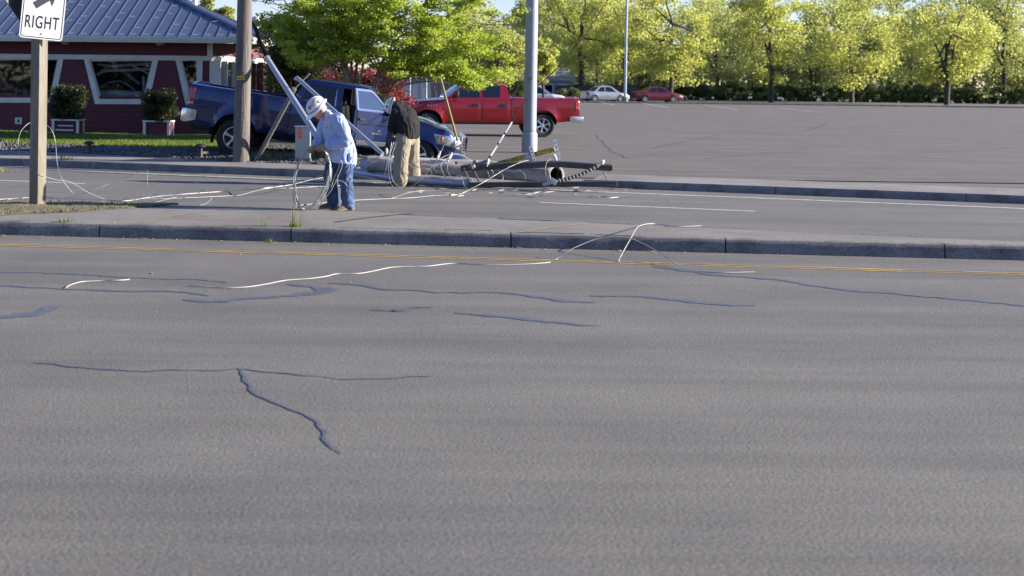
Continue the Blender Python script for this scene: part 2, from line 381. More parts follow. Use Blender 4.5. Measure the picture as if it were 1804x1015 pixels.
# driveway apron and the lot behind it
MT['lot']=speckle('lot_asphalt',(.134,.121,.108),.9,.35,30,.12,((.10,.094,.09),.5,.3),.2,.35,(.10,1.6))
MT['apron']=speckle('apron_concrete',(.20,.185,.17),.9,.25,30,.2,((.10,.09,.08),.7,1.0),.25)
mb=MB(); vs=[]; xs=[.6+.3*i for i in range(19)]
for X in xs:
    for j in range(6): vs.append((X+.1*j,Kf(X)-.05+2.1*j/5,.006+.012*j/5))
fs=[(i*6+j,(i+1)*6+j,(i+1)*6+j+1,i*6+j+1) for i in range(len(xs)-1) for j in range(5)]
mb.add(vs,fs).build('driveway_apron',MT['apron'],None,0)['kind']='structure'
ys=[31.2,34,38,44,52,60,68]+[72+5*i for i in range(12)]; mb=MB(); vs=[]
xsl=[-.1,2,4,6,8,12,20,30,50,75]
for Y in ys:
    for X in xsl:
        y=max(Y,Kf(X)+2.0); vs.append((X,y,.004+(.014 if y<68 else 0)+ground_z(X,y)))
n=len(xsl); mb.add(vs,[(j*n+i,j*n+i+1,(j+1)*n+i+1,(j+1)*n+i) for j in range(len(ys)-1) for i in range(n-1)]).build('parking_lot',MT['lot'],None,0)['kind']='structure'
for pts,wd in (([(1052,238),(1063,252),(1078,268),(1110,281)],.06),([(1150,262),(1260,240),(1420,232),(1610,236)],.07),([(1420,232),(1470,214),(1560,202)],.08),([(1240,281),(1400,268),(1600,272),(1790,262)],.06)): seal(pts,wd,.030)
# right-hand island
def Kr(X): return Kf(X)+.25
XR0=5.5
kerb_run(XR0,24,3.0,Kr,.14)
mb=MB(); vs=[]; xs=[XR0-.15+.4*i for i in range(44)]
for X in xs:
    for j in range(6): vs.append((X+.12*j,Kr(X)+.14+1.9*j/5,.136))
    vs.append((X+.66,Kr(X)+2.2,-.03))
fs=[(i*7+j,(i+1)*7+j,(i+1)*7+j+1,i*7+j+1) for i in range(len(xs)-1) for j in range(6)]
vs+= [(XR0-.3,Kr(XR0)+.05,-.03),(XR0+.3,Kr(XR0)+2.2,-.03)]
o=mb.add(vs,fs).build('island_walk',MT['walk'],None,30); o['kind']='structure'
# --- loose stones and leaves: nobody could count them
ico=[]
def stones(name,n,fpos,s0,s1,m,flat=.65):
    bm=bmesh.new(); bmesh.ops.create_icosphere(bm,subdivisions=1,radius=1); tv=np.array([v.co[:] for v in bm.verts]); tf=[[v.index for v in f.verts] for f in bm.faces]; bm.free()
    V=[]
    tf=np.array(tf)
    for _ in range(n):
        p=fpos(); s=random.uniform(s0,s1)*random.choice((.6,1,1,1.3)); a=random.random()*6.28
        q=tv*(1+rng.normal(0,.16,(len(tv),1)))*np.array([s,s*random.uniform(.6,1),s*flat*random.uniform(.6,1.1)])
        c,d=math.cos(a),math.sin(a); q=np.stack([q[:,0]*c-q[:,1]*d,q[:,0]*d+q[:,1]*c,q[:,2]],1)+np.array(p)
        V.append(q[tf.ravel()])
    me=fast_mesh(name,np.concatenate(V),3,m); o=link(name,me,None,0); o['kind']='stuff'; return o
def gpos():
    X=random.uniform(-12,2.0); a,b=goff(X),loff(X)+(.0 if X<-2.2 else 3); Y=Kf(X)+random.uniform(a,b); return (X,Y,verge_z(X,Y)+.01)
stones('gravel',5200,gpos,.02,.05,MT['gravel'])
def dpos():
    X=random.uniform(-9,-2.0); f0,b0=dirt_front(X),Kb(X); t=random.random(); return (X,f0+(b0-f0)*t,MED_Z+.02)
stones('dirt_clods',1500,dpos,.006,.02,MT['dirt'])
def rpos():
    if random.random()<.5:
        X=random.uniform(-6,6); return (X,Kn(X)-abs(random.gauss(0,.25))-.02,.006)
    X=random.uniform(-8,8); return (X,random.uniform(11,29),.004)
stones('road_grit',420,rpos,.004,.010,mat('grit',(.32,.29,.25),.9,0,.6,30),.5)
# grass: lawn blades and weeds
def blades(name,pos,n,h0,h1,wd,m,lean=.35,kind='stuff'):
    V=np.zeros((n,3,3),np.float32)
    for i in range(n):
        x,y,z=pos(); h=random.uniform(h0,h1); a=random.random()*6.283; l=random.gauss(0,lean)*h; b=random.random()*6.283
        dx,dy=math.cos(a)*wd/2,math.sin(a)*wd/2
        V[i]=((x-dx,y-dy,z),(x+dx,y+dy,z),(x+math.cos(b)*l,y+math.sin(b)*l,z+h))
    o=link(name,fast_mesh(name,V.reshape(-1,3),3,m),None,0)
    if kind: o['kind']=kind
    return o
MT['grass']=leafmat('grass_blade',(.075,.135,.016),(.19,.25,.04),.4,2.0)
MT['weed']=leafmat('weed_blade',(.12,.15,.04),(.30,.30,.10),.35,5)
def lpos():
    X=random.uniform(-10.5,-2.15); Y=Kf(X)+random.uniform(loff(X)-.05,10.5 if X<-4 else 11.5); return X,Y,verge_z(X,Y)+.01
blades('grass',lpos,42000,.04,.085,.016,MT['grass'])
def dwpos():
    x,y,z=dpos(); return x,y,z-.01
blades('dry_weeds',dwpos,2600,.02,.06,.008,MT['weed'],.9)
def kpos():
    if random.random()<.45:
        X=random.uniform(-5,9); return X,Kb(X)-random.uniform(0,.05),MED_Z
    if random.random()<.6:
        X=random.uniform(-5,9); return X,Kn(X)+.155+random.gauss(0,.015),MED_Z
    X=random.uniform(-5,5); return X,Kn(X)-.02,.0
blades('kerb_weeds',kpos,900,.008,.035,.006,MT['weed'],.9)
def leafscatter(name,n,pos,s0,s1,m,thick=0):
    V=[]
    for _ in range(n):
        x,y,z=pos(); a=random.random()*6.283; L=random.uniform(s0,s1); W=L*random.uniform(.15,.4); t=random.uniform(-.25,.25)
        c,d=math.cos(a),math.sin(a)
        for u,v,q in ((-L,0,0),(0,-W,.3),(L,0,t),(0,W,.3)): V.append((x+(u*c-v*d)/2,y+(u*d+v*c)/2,z+.006+abs(q)*W*.5))
    o=link(name,fast_mesh(name,V,4,m),None,0); o['kind']='stuff'; return o
def litter():
    r=random.random()
    if r<.45:
        X=random.uniform(1.2,6.5); return X,Kf(X)-random.uniform(.4,2.8),.0
    if r<.7:
        X=random.uniform(-7,3); return X,Kf(X)-abs(random.gauss(0,.8)),0
    X=random.uniform(-6,6); return X,Kn(X)-abs(random.gauss(0,.12))-.02,0
leafscatter('debris',170,litter,.03,.14,mat('splinter',(.36,.30,.22),.85,0,.5,20))
# ================================================================ RESTAURANT
MT['siding']=mat('red_siding',(.105,.011,.028),.65,0,.16,2.0,.15,30,dirt=((.055,.009,.022),.6,.7))
MT['trim']=mat('white_trim',(.62,.63,.60),.6,0,.08,3,.05,40,dirt=((.45,.46,.42),.5,2))
MT['roofmetal']=mat('roof_metal',(.135,.168,.25),.36,.55,.12,.8,.06,3,.5,dirt=((.11,.14,.205),.5,1.5))
MT['ridgecap']=mat('ridge_cap',(.42,.42,.43),.5,.2,.1,2)
MT['winglass']=glassmat('window_glass',(.004,.004,.005),.085,.82)
MT['interior']=mat('dark_interior',(.02,.016,.015),.9,0,.4,2)
MT['beige']=mat('beige_brick',(.52,.44,.34),.85,0,.2,5,.3,30,dirt=((.3,.22,.16),.7,6))
MT['blackmetal']=mat('black_metal',(.02,.021,.023),.5,.2,.2,8)
B=thing('restaurant','low dark red diner with blue metal hip roof and slanted white window frames','restaurant',(0,45,.15))
PHI=math.atan(.114); WD=Vector((math.cos(PHI),-math.sin(PHI),0)); WN=Vector((-math.sin(PHI),-math.cos(PHI),0))  # along wall (to right), outward
def wx(px,py=140):                        # distance along the wall seen at a photo column
    dx,dy=px-CX,py-CY; a=(dx*cR+dy*sR)/FPX; X=45.0*a/(1+.114*a); return X/WD.x
def W(s,z,o=0):                           # wall coordinates -> local to B
    p=Vector((0,45.0,0))+WD*s+WN*o; return Vector((p.x,p.y-45,z-.15))
def wz(px,py): s=wx(px,py); Y=45.0-.114*s*WD.x; return at(px,py,Y).z
s_corner=wx(369); s_left=-24.0
zt=3.12
# trapezoid windows: photo corners of the glass opening
wins=[]
for (tl,tr,bl,br,yt,yb) in ((-34,103,-8,90,103,172),(157,270,176,255,105,174.5),(318,440,336,424,105,176)):
    wins.append([(wx(tl),wz(tl,yt)),(wx(tr),wz(tr,yt)),(wx(br),wz(br,yb)),(wx(bl),wz(bl,yb))])
dW=wins[1][0][0]-wins[0][0][0]
wins[2]=[(wins[2][0][0],wins[2][0][1]),(s_corner-.62+.25,wins[2][1][1]),(s_corner-.62+.25,wins[2][2][1]),(wins[2][3][0],wins[2][3][1])]
for k in (1,2,3):
    wins.append([(a-dW*k,b) for a,b in wins[0]])
mb=MB()
holes=[]
for wv in wins: holes.append(wv)
mb.holed([(s_left,-.1),(s_corner,-.1),(s_corner,zt),(s_left,zt)],holes,.18,lambda u,v,d:W(u,v,-d))
wall=mb.build('wall',MT['siding'],B,30)
# lap siding: thin shadow-casting edge of each board
mb=MB(); z=.12
def clear(s0,s1,z):
    segs=[(s0,s1)]
    for q in wins:
        zz0=min(p[1] for p in q)-.02; zz1=max(p[1] for p in q)+.02
        if zz0<z<zz1:
            t=(z-q[3][1])/(q[0][1]-q[3][1]); a=q[3][0]+(q[0][0]-q[3][0])*t-.16; b=q[2][0]+(q[1][0]-q[2][0])*t+.16
            n=[]
            for x,y in segs:
                if b<=x or a>=y: n.append((x,y)); continue
                if a>x: n.append((x,a))
                if b<y: n.append((b,y))
            segs=n
    return segs
while z<zt-.3:
    for a,b in clear(s_left,s_corner-.12,z):
        mb.add([W(a,z,.018),W(b,z,.018),W(b,z+.16,.003),W(a,z+.16,.003),W(a,z,.002),W(b,z,.002)],[(0,1,2,3),(0,4,5,1)])
    z+=.165
mb.build('lap_boards',MT['siding'],B,0)
# white belt trim over the windows + frames
mb=MB(); ztop=wins[1][0][1]; mb.box((0,0,0),(0,0,0)); mb=MB()
for a,b in ((s_left,s_corner+.05),):
    for i in range(1): mb.add([W(a,ztop+.0,.05),W(b,ztop,.05),W(b,ztop+.15,.05),W(a,ztop+.15,.05),W(a,ztop,-.0),W(b,ztop,-.0),W(b,ztop+.15,-.0),W(a,ztop+.15,0)],[(0,1,2,3),(4,5,1,0),(3,2,6,7),(1,5,6,2),(0,3,7,4)])
mb.build('belt_trim',MT['trim'],B,0)
mb=MB(); mb.add([W(s_corner-.07,ztop+.15,.06),W(s_corner+.07,ztop+.15,.06),W(s_corner+.07,zt,.06),W(s_corner-.07,zt,.06),W(s_corner-.07,ztop+.15,-.1),W(s_corner+.07,ztop+.15,-.1),W(s_corner+.07,zt,-.1),W(s_corner-.07,zt,-.1)],[(0,1,2,3),(1,5,6,2),(0,3,7,4)]); mb.build('corner_trim',MT['trim'],B,0)
FR=.16
for wi,q in enumerate(wins):
    outer=[(q[0][0]-FR,q[0][1]),(q[1][0]+FR,q[1][1]),(q[2][0]+FR*.86,q[2][1]-FR),(q[3][0]-FR*.86,q[3][1]-FR)]
    mb=MB().holed(outer,[q],.1,lambda u,v,d:W(u,v,.045-d)); fr=mb.build('window',MT['trim'],B,0)
    k=[(q[0][0]+.05,q[0][1]-.05),(q[1][0]-.05,q[1][1]-.05),(q[2][0]-.04,q[2][1]+.04),(q[3][0]+.04,q[3][1]+.04)]
    MB().holed(q,[k],.05,lambda u,v,d:W(u,v,-.02-d)).build('sash',MT['trim'],fr,0)
    MB().quad(*[W(u,v,-.045) for u,v in k]).build('pane',MT['winglass'],fr,0)
# dim dining room behind the panes
mb=MB(); d=4.5
for a,b in ((W(s_left,-.1,-.19),W(s_corner,-.1,-.19)),):
    p=[W(s_left,.1,-.2),W(s_corner-.1,.1,-.2),W(s_corner-.1,.1,-d),W(s_left,.1,-d)]; q=[v+Vector((0,0,2.9)) for v in p]
    mb.add(p+q,[(0,1,2,3),(4,7,6,5),(3,2,6,7),(0,3,7,4),(1,5,6,2)])
mb.build('dining_room',MT['interior'],B,0)
pale=mat('pale_reflection',(.62,.55,.5),.6,0,.3,6); dk=mat('dark_reflection',(.12,.11,.12),.6,0,.3,6)  # colours for shapes set behind the panes to imitate street reflections
def inner(i,items):
    q=wins[i]; a=q[0][0]; b=q[1][0]; t=q[0][1]; bo=q[3][1]
    f=lambda u,v,o: W(a+(b-a)*u,bo+(t-bo)*v,-o)
    mb=MB()
    for kind,pts,r in items: mb.tube([f(*p) for p in pts],r,7)
    return mb
inner(1,[('t',[(.06,.9,.5),(.25,.84,.5),(.55,.88,.5),(.93,.93,.5)],.055),('t',[(.05,.62,.55),(.2,.72,.55),(.5,.74,.55),(.9,.78,.55)],.05),('t',[(.3,.88,.5),(.12,.72,.52),(.08,.6,.52)],.03),
 ('t',[(.62,.86,.5),(.8,.72,.5),(.9,.62,.5)],.035),('t',[(.78,.6,.6),(.79,.2,.6)],.05),('t',[(.86,.7,.6),(.88,.25,.6)],.03),('t',[(.1,.12,.5),(.4,.13,.5),(.75,.1,.5)],.13),('t',[(.85,.55,.6),(.95,.5,.6)],.12)]).build('reflection_beams',pale,B,60)  # pale tubes imitating timber mirrored in the pane
inner(1,[('t',[(.1,.28,.7),(.2,.42,.7),(.4,.46,.7),(.55,.33,.7),(.65,.2,.7)],.035),('t',[(.45,.7,.8),(.6,.5,.8),(.7,.4,.8)],.05),('t',[(.62,.14,.45),(.66,.02,.45)],.1)]).build('reflection_shapes',mat('grey_reflection',(.30,.32,.40),.5,0,.3,5),B,60)  # grey shapes imitating vehicles mirrored in the pane
inner(0,[('t',[(.5,.1,.5),(.6,.1,.5)],.16)]).build('reflection_shapes',dk,B,60); inner(0,[('t',[(.2,.06,.5),(.34,.06,.5)],.07)]).build('reflection_shapes',dk,B,60)
inner(2,[('t',[(.45,.5,.5),(.55,.3,.5)],.12),('t',[(.2,.3,.6),(.7,.2,.6)],.06)]).build('reflection_beams',pale,B,60)
# outlet box on the wall
mb=MB(); s=wx(33,213); z=wz(33,213); mb.add([W(s-.11,z-.1,.03),W(s+.11,z-.1,.03),W(s+.11,z+.1,.03),W(s-.11,z+.1,.03),W(s-.11,z-.1,.0),W(s+.11,z-.1,.0),W(s+.11,z+.1,.0),W(s-.11,z+.1,.0)],[(0,1,2,3),(1,5,6,2),(0,3,7,4),(3,2,6,7),(0,4,5,1)])
o=mb.build('outlet_box',MT['trim'],B,0); MB().box(W(s,z,.045),(.05,.03,.1)).build('outlet_cover',MT['blackmetal'],o,0)
# eave: soffit, fascia, gutter
EO=.75; se=s_corner+1.35
mb=MB(); mb.add([W(s_left,zt,.0),W(se,zt,0),W(se,zt,EO),W(s_left,zt,EO),W(s_left,zt+.03,0),W(se,zt+.03,0),W(se,zt+.03,EO),W(s_left,zt+.03,EO)],[(0,1,2,3),(4,7,6,5)]); mb.build('soffit',MT['siding'],B,0)
prof=[(EO,zt-.03),(EO+.10,zt-.03),(EO+.115,zt+.03),(EO+.13,zt+.05),(EO+.13,zt+.09),(EO+.15,zt+.10),(EO+.15,zt+.155),(EO,zt+.155)]
SD=-WN                                                                    # depth direction of the building
rings=[[W(s,z,o) for o,z in prof] for s in (s_left,-10,-6,se+.12)]
MB().loft(rings,True,True).build('gutter',MT['trim'],B,30)
rings=[]
for t in (0,5,11): rings.append([W(se+(o-EO),z,EO-t+.1) for o,z in prof])
MB().loft(rings,True,True).build('gutter',MT['trim'],B,30)
# hip roof
PT=.42; ze=zt+.15; e=EO+.1; H_=4.6
def R(s,t,lift=0): return W(s,ze+PT*t+lift,e-t)          # point on the front slope, t metres up-slope (plan)
apex=se+.1
mb=MB(); mb.quad(R(s_left,0),R(apex,0),R(apex-H_,H_),R(s_left,H_))
def RS(t,u,lift=0): return W(apex-u,ze+PT*u+lift,e-t)    # right-hand slope: t along the side eave, u up-slope
mb.quad(RS(0,0),RS(11,0),RS(11-H_,H_),RS(H_,H_))
mb.quad(R(s_left,0,-.06),R(apex,0,-.06),R(apex,0,0),R(s_left,0,0)); mb.quad(RS(0,0,-.06),RS(11,0,-.06),RS(11,0,0),RS(0,0,0))
gl=mb; s=s_left+.2; k=0
while s<apex-.1:
    L=min(H_,apex-s)
    if L>.1: mb.bar(R(s,0,.012),R(s,L-.03,.012),.014,.028)
    for row,t in enumerate((.12,1.05,1.95,2.9,3.8)):
        tt=t+.28*((k*7+row*3)%4-1.5)*(row>0)
        gl.mi=1
        if tt<L-.2 and (row==0 or (k+row*2)%3!=0): gl.add([R(s+.03,tt,.006),R(s+.20,tt+.02,.006),R(s+.20,tt+.02,.04),R(s+.03,tt,.04),R(s+.03,tt+.05,.006),R(s+.20,tt+.07,.006)],[(0,1,2,3),(3,2,5,4)])
    mb.mi=0; s+=.385; k+=1
t=.2
while t<10.5:
    L=min(H_,t,11-t)
    if L>.1: mb.bar(RS(t,0,.012),RS(t,L-.03,.012),.014,.028)
    t+=.385
roof=mb.build('roof',[MT['roofmetal'],mat('bright_steel',(.62,.64,.68),.28,.8,.1,9)],B,0)
mb=MB(); mb.tube([R(apex,0,.03),R(apex-H_,H_,.03)],.06,6); mb.build('hip_cap',MT['roofmetal'],roof,40)
mb=MB(); mb.tube([RS(1.2,0,.05),RS(H_+1.2,H_,.05)],.07,6); mb.tube([RS(3.4,0,.05),RS(H_+2.6,H_,.05)],.06,6); mb.build('ridge_cap',MT['ridgecap'],roof,40)
# pipes through the roof
for (px,py,t,h,r) in ((451,52,5.5,.75,.10),(343,2,4.8,.9,.12)):
    p=at(px,py,45+t-1)-Vector((0,45,.15)); mb=MB(); mb.tube([p-Vector((0,0,.8)),p+Vector((0,0,.25))],r*.75,10); mb.tube([p+Vector((0,0,.22)),p+Vector((0,0,.30)),p+Vector((0,0,.42)),p+Vector((0,0,.45))],[r*.8,r*1.45,r*1.3,r*.4],10)
    mb.build('vent_pipe',MT['ridgecap'],roof,40)
# under-eave lights
for px in (120,286):
    s=wx(px,84); mb=MB(); mb.lathe([(.02,-.10),(.09,-.09),(.14,-.03),(.15,0)],14,Matrix.Translation(W(s,zt-.005,.35)),True); mb.build('soffit_light',mat('lamp_cream',(.42,.38,.28),.5),B,40)
# entrance corner: angled bay with white posts, red pier, glazing
def bay(s,o,z0,z1,wd,dp,m,name):
    mb=MB(); a=W(s,z0,o); mb.box(a+Vector((0,0,(z1-z0)/2)),(wd,dp,z1-z0),Matrix.Rotation(-PHI,3,'Z')); return mb.build(name,m,B,0)
zb=.2
for (px,o,wd,m,n) in ((379,-.02,.34,'trim','corner_post'),(390,-.45,.22,'trim','corner_post'),(398.5,-.9,.30,'trim','corner_post'),(406,-1.25,.17,'siding','red_pier'),(411,-1.5,.22,'beige','corner_post'),(443,-1.7,.22,'siding','red_pier')):
    s=wx(px)*1+ -o*.0; bay(s,o,zb,ztop+.0,wd,.12,MT[m],n)
mb=MB(); mb.add([W(wx(372),zb,-.1),W(wx(445),zb,-2.0),W(wx(445),ztop,-2.0),W(wx(372),ztop,-.1)],[(0,1,2,3)]); mb.build('entry_glazing',MT['winglass'],B,0)
mb=MB(); mb.bar(W(wx(369),ztop+.08,.02),W(wx(450),ztop+.03,-2.0),.12,.16); mb.build('entry_beam',MT['trim'],B,0); mb=MB(); mb.bar(W(wx(369),zb+.5,-.05),W(wx(450),zb+.5,-2.05),.08,.1); mb.build('entry_rail',MT['trim'],B,0)
mb=MB(); mb.add([W(wx(369),ztop+.15,-.02),W(wx(455),ztop+.1,-2.1),W(wx(455),zt,-2.1),W(wx(369),zt,-.02)],[(0,1,2,3)]); mb.build('entry_panel',MT['siding'],B,0)
mb=MB(); mb.add([W(s_corner,.05,-.18),W(s_corner,.05,-5),W(s_corner,zt,-5),W(s_corner,zt,-.18)],[(0,1,2,3)]); mb.build('side_wall',MT['siding'],B,0)
# patio beyond the corner: dark posts, rail and a sunlit block wall
PW=thing('patio_wall','sunlit beige block wall behind the diner patio railing','wall',(0,51,.15))
a,b=at(425,150,51),at(545,150,51); MB().box(((a.x+b.x)/2,0,1.35),(b.x-a.x,.25,2.7)).build('block_wall',MT['beige'],PW,0)
mb=MB()
for k in range(2): mb.box((a.x+.7+1.0*k,-.14,1.75),(.55,.06,.9))
mb.build('wall_panel',mat('pink_panel',(.55,.36,.30),.8,0,.3,8),PW,0)
RL=thing('patio_railing','black metal patio railing and posts beside the diner corner','railing',(0,48.2,.15))
p=lambda x,y:at(x,y,48.2)-Vector((0,48.2,.15))
mb=MB()
for x in (447,474): q=p(x,140); mb.box((q.x,0,1.5),(.14,.14,3.0))
mb.build('post',MT['blackmetal'],RL,0)
mb=MB()
for y,w_ in ((131,.1),(143.5,.05),(150,.05),(158,.05)): mb.bar(p(443,y),p(492,y),w_)
for x in (453,458.5,464,470,480,486): mb.bar(p(x,144),p(x,160),.03)
mb.build('rail',MT['blackmetal'],RL,0)
# --- planters with clipped shrubs
MT['shrub']=leafmat('shrub_leaf',(.028,.040,.014),(.075,.085,.03),.3,1.6)
MT['soil']=mat('soil',(.03,.025,.02),.95)
def leafset(C,n_each,rad,size,asp=.5,flat=0,droop=0,sq=(1,1,1)):
    """C: (k,3) clump centres -> quads of leaf-sized faces"""
    k=len(C); N=k*n_each; c=np.repeat(C,n_each,0)
    d=rng.normal(0,1,(N,3)); d/=np.linalg.norm(d,axis=1,keepdims=True); d*=(rng.random((N,1))**.5)*rad; d*=np.array(sq)
    p=c+d; a=rng.normal(0,1,(N,3)); a[:,2]=a[:,2]*(1-flat)-droop; a/=np.linalg.norm(a,axis=1,keepdims=True)
    b=rng.normal(0,1,(N,3)); b[:,2]*=(1-flat); b-=a*np.sum(a*b,1,keepdims=True); b/=np.linalg.norm(b,axis=1,keepdims=True)
    s=size*(.6+.8*rng.random((N,1))); V=np.stack([p-a*s/2,p+b*s*asp/2,p+a*s/2,p-b*s*asp/2],1)
    return V.reshape(-1,3)
for i,(px0,px1,ytop,ybase,xb0,xb1,xr) in enumerate(((88,149,157,214,91,139,145),(250,310,163,217,252,299,306))):
    base=gr((xb0+xb1)/2,236.5 if i==0 else 239,.33); Y=base.y; sc=FPX/Y
    lab=('white framed red planter box with a clipped green shrub between the two diner windows','white framed red planter box and shrub beside the rear of the blue pickup')[i]
    T=thing('planter',lab,'planter',base,(0,0,-PHI),'planter boxes along the diner wall')
    w_=(xb1-xb0)/sc; h=.43; dpt=.55; mb=MB(); mb.box((0,.28,h/2),(w_-.04,dpt-.04,h)); mb.build('planter_box',MT['siding'],T,0)
    mb=MB()
    for sx in (-1,1):
        for sy in (0,1): mb.box((sx*(w_/2-.03),sy*dpt,h/2),(.075,.06,h))
    for y in (0,dpt): mb.box((0,y,h-.012),(w_+.06,.07,.045))
    for sx in (-1,1): mb.box((sx*w_/2,dpt/2,h-.01),(.06,dpt-.08,.04))
    mb.build('planter_frame',MT['trim'],T,0)
    if i==0:
        mb=MB(); mb.box((.0,-.005,.25),(w_*.6,.012,.035)); mb.box((-.03,-.005,.12),(w_*.68,.012,.045)); mb.build('planter_slat',MT['trim'],T,0)
    sw=(px1-px0)/sc; sh=(ybase-ytop)/sc; cl=[]
    while len(cl)<150:
        x,y,z=random.uniform(-1,1),random.uniform(-1,1),random.uniform(0,1)
        if abs(x)**4+abs(z*2-1.05)**5<1.0: cl.append((x*sw/2*(.90+.08*math.sin(z*9)),.28+y*.36,h+z*sh))
    V=leafset(np.array(cl),70,.13,.075,.38); link('shrub',fast_mesh('shrub',V,4,MT['shrub']),T,0)
    mb=MB()
    for j in range(9): x=random.uniform(-.3,.3); mb.tube([(x*.5,.28,h-.05),(x,.28+random.uniform(-.15,.15),h+.4),(x*1.5,.28,h+.8)],.012,5)
    mb.build('shrub_stem',MT['soil'],T,0)
# --- low path lights in the gravel
MT['bronze']=mat('bronze_lamp',(.045,.035,.032),.5,.4,.2,9)
labs=('small brown mushroom path light by the lawn, cut off at the left edge','small brown mushroom path light left of the middle, on the lawn edge before the diner','small dark path light on the lawn edge by the rear wheel of the blue pickup')
for i,(px,py,hh) in enumerate(((-1,255,14),(157,264,18),(353,270,19))):
    b=gr(px,py,.30); u=FPX/b.y; h=hh/u
    T=thing('path_light',labs[i],'light',b-Vector((0,0,.03)),group='path lights along the lawn edge')
    MB().lathe([(.06,-.05),(.055,0),(.05,h*.25),(.05,h*.62),(.06,h*.64)],12,None,True).build('light_post',MT['bronze'],T,40)
    MB().lathe([(.055,h*.64),(.12,h*.68),(.125,h*.76),(.09,h*.95),(.02,h*1.02)],14,None,True).build('lamp_cap',MT['bronze'],T,40)
b=gr(359,271.5,.27); MB().box((0,0,.03),(.22,.16,.06),Matrix.Rotation(.3,3,'Z')).build('concrete_block',MT['walk'],None,0,.01).location=b
tag(bpy.data.objects['concrete_block'],'small pale concrete block lying at the foot of a path light','block')
# ================================================================ VEHICLES
def paint(name,col,rough=.28,metal=.35,dirt=None): return mat(name,col,rough,metal,.10,3,0,40,.5,.8,dirt=dirt)
MT['tyre']=mat('tyre_rubber',(.018,.018,.019),.85,0,.25,12,.2,80)
MT['rim']=mat('alloy_rim',(.55,.56,.58),.3,.8,.12,6)
MT['chrome']=mat('chrome',(.62,.63,.65),.16,.95,.1,5)
MT['black']=mat('black_plastic',(.014,.014,.015),.6,0,.2,9)
MT['tint']=glassmat('tinted_glass',(.006,.007,.010),.04,.12)
MT['clearglass']=glassmat('car_glass',(.02,.025,.03),.30,.45)
MT['redlens']=mat('red_lens',(.32,.012,.012),.15,0,.2,12,0,40,.6,.8)
MT['clearlens']=mat('clear_lens',(.36,.38,.43),.1,.4,.7,16,0,40,.7,1)
MT['amber']=mat('amber_lens',(.55,.16,.03),.2,0,.2,12)
MT['seat']=mat('seat_cloth',(.05,.05,.055),.85,0,.25,9)
def wheel(parent,c,r,wd,rimr,side,spokes=5,name='wheel'):
    """side=-1: outer face looks to -Y"""
    o=bpy.data.objects.new(name,None); COL.objects.link(o); o.parent=parent; o.location=c; o.empty_display_size=.1
    M=Matrix.Rotation(math.radians(90)*-side*-1,4,'X')      # lathe axis z -> outward
    M=Matrix.Rotation(math.radians(90),4,'X') if side<0 else Matrix.Rotation(math.radians(-90),4,'X')
    h=wd/2
    MB().lathe([(rimr,-h),(r*.93,-h),(r*.985,-h*.8),(r,-h*.5),(r,h*.5),(r*.985,h*.8),(r*.93,h),(rimr+.035,h*1.0),(rimr,h*.86)],36,M).build('tyre',MT['tyre'],o,50)
    mb=MB(); mb.lathe([(rimr*1.0,h*.80),(rimr*1.01,h*.92),(rimr*.95,h*.95),(rimr*.90,h*.80),(rimr*.88,h*.15)],32,M)
    for k in range(spokes):
        a=2*math.pi*k/spokes+.3; u=Vector((math.cos(a),math.sin(a),0)); v=Vector((-math.sin(a),math.cos(a),0)); rg=[]
        for t,wv,zz in ((.14,.16,.74),(.5,.13,.80),(.93,.22,.86)):
            q=u*rimr*t+Vector((0,0,h*zz)); rg.append([M@(q+v*rimr*wv*s_+Vector((0,0,e_))) for s_,e_ in ((-1,-.02),(-.55,.012),(.55,.012),(1,-.02))])
        mb.loft(rg,True,True)
    mb.lathe([(.0,h*.86),(rimr*.15,h*.86),(rimr*.22,h*.78),(rimr*.24,h*.5)],14,M)
    mb.build('rim',MT['rim'],o,40)
    MB().lathe([(rimr*.9,h*.2),(rimr*.5,h*.25),(.0,h*.25)],24,M).build('brake_disc',mat('brake_dark',(.03,.03,.032),.5,.5) if 'brake' not in MT else MT['brake'],o,40)
    return o
MT['brake']=mat('brake_dark',(.03,.03,.032),.5,.5)
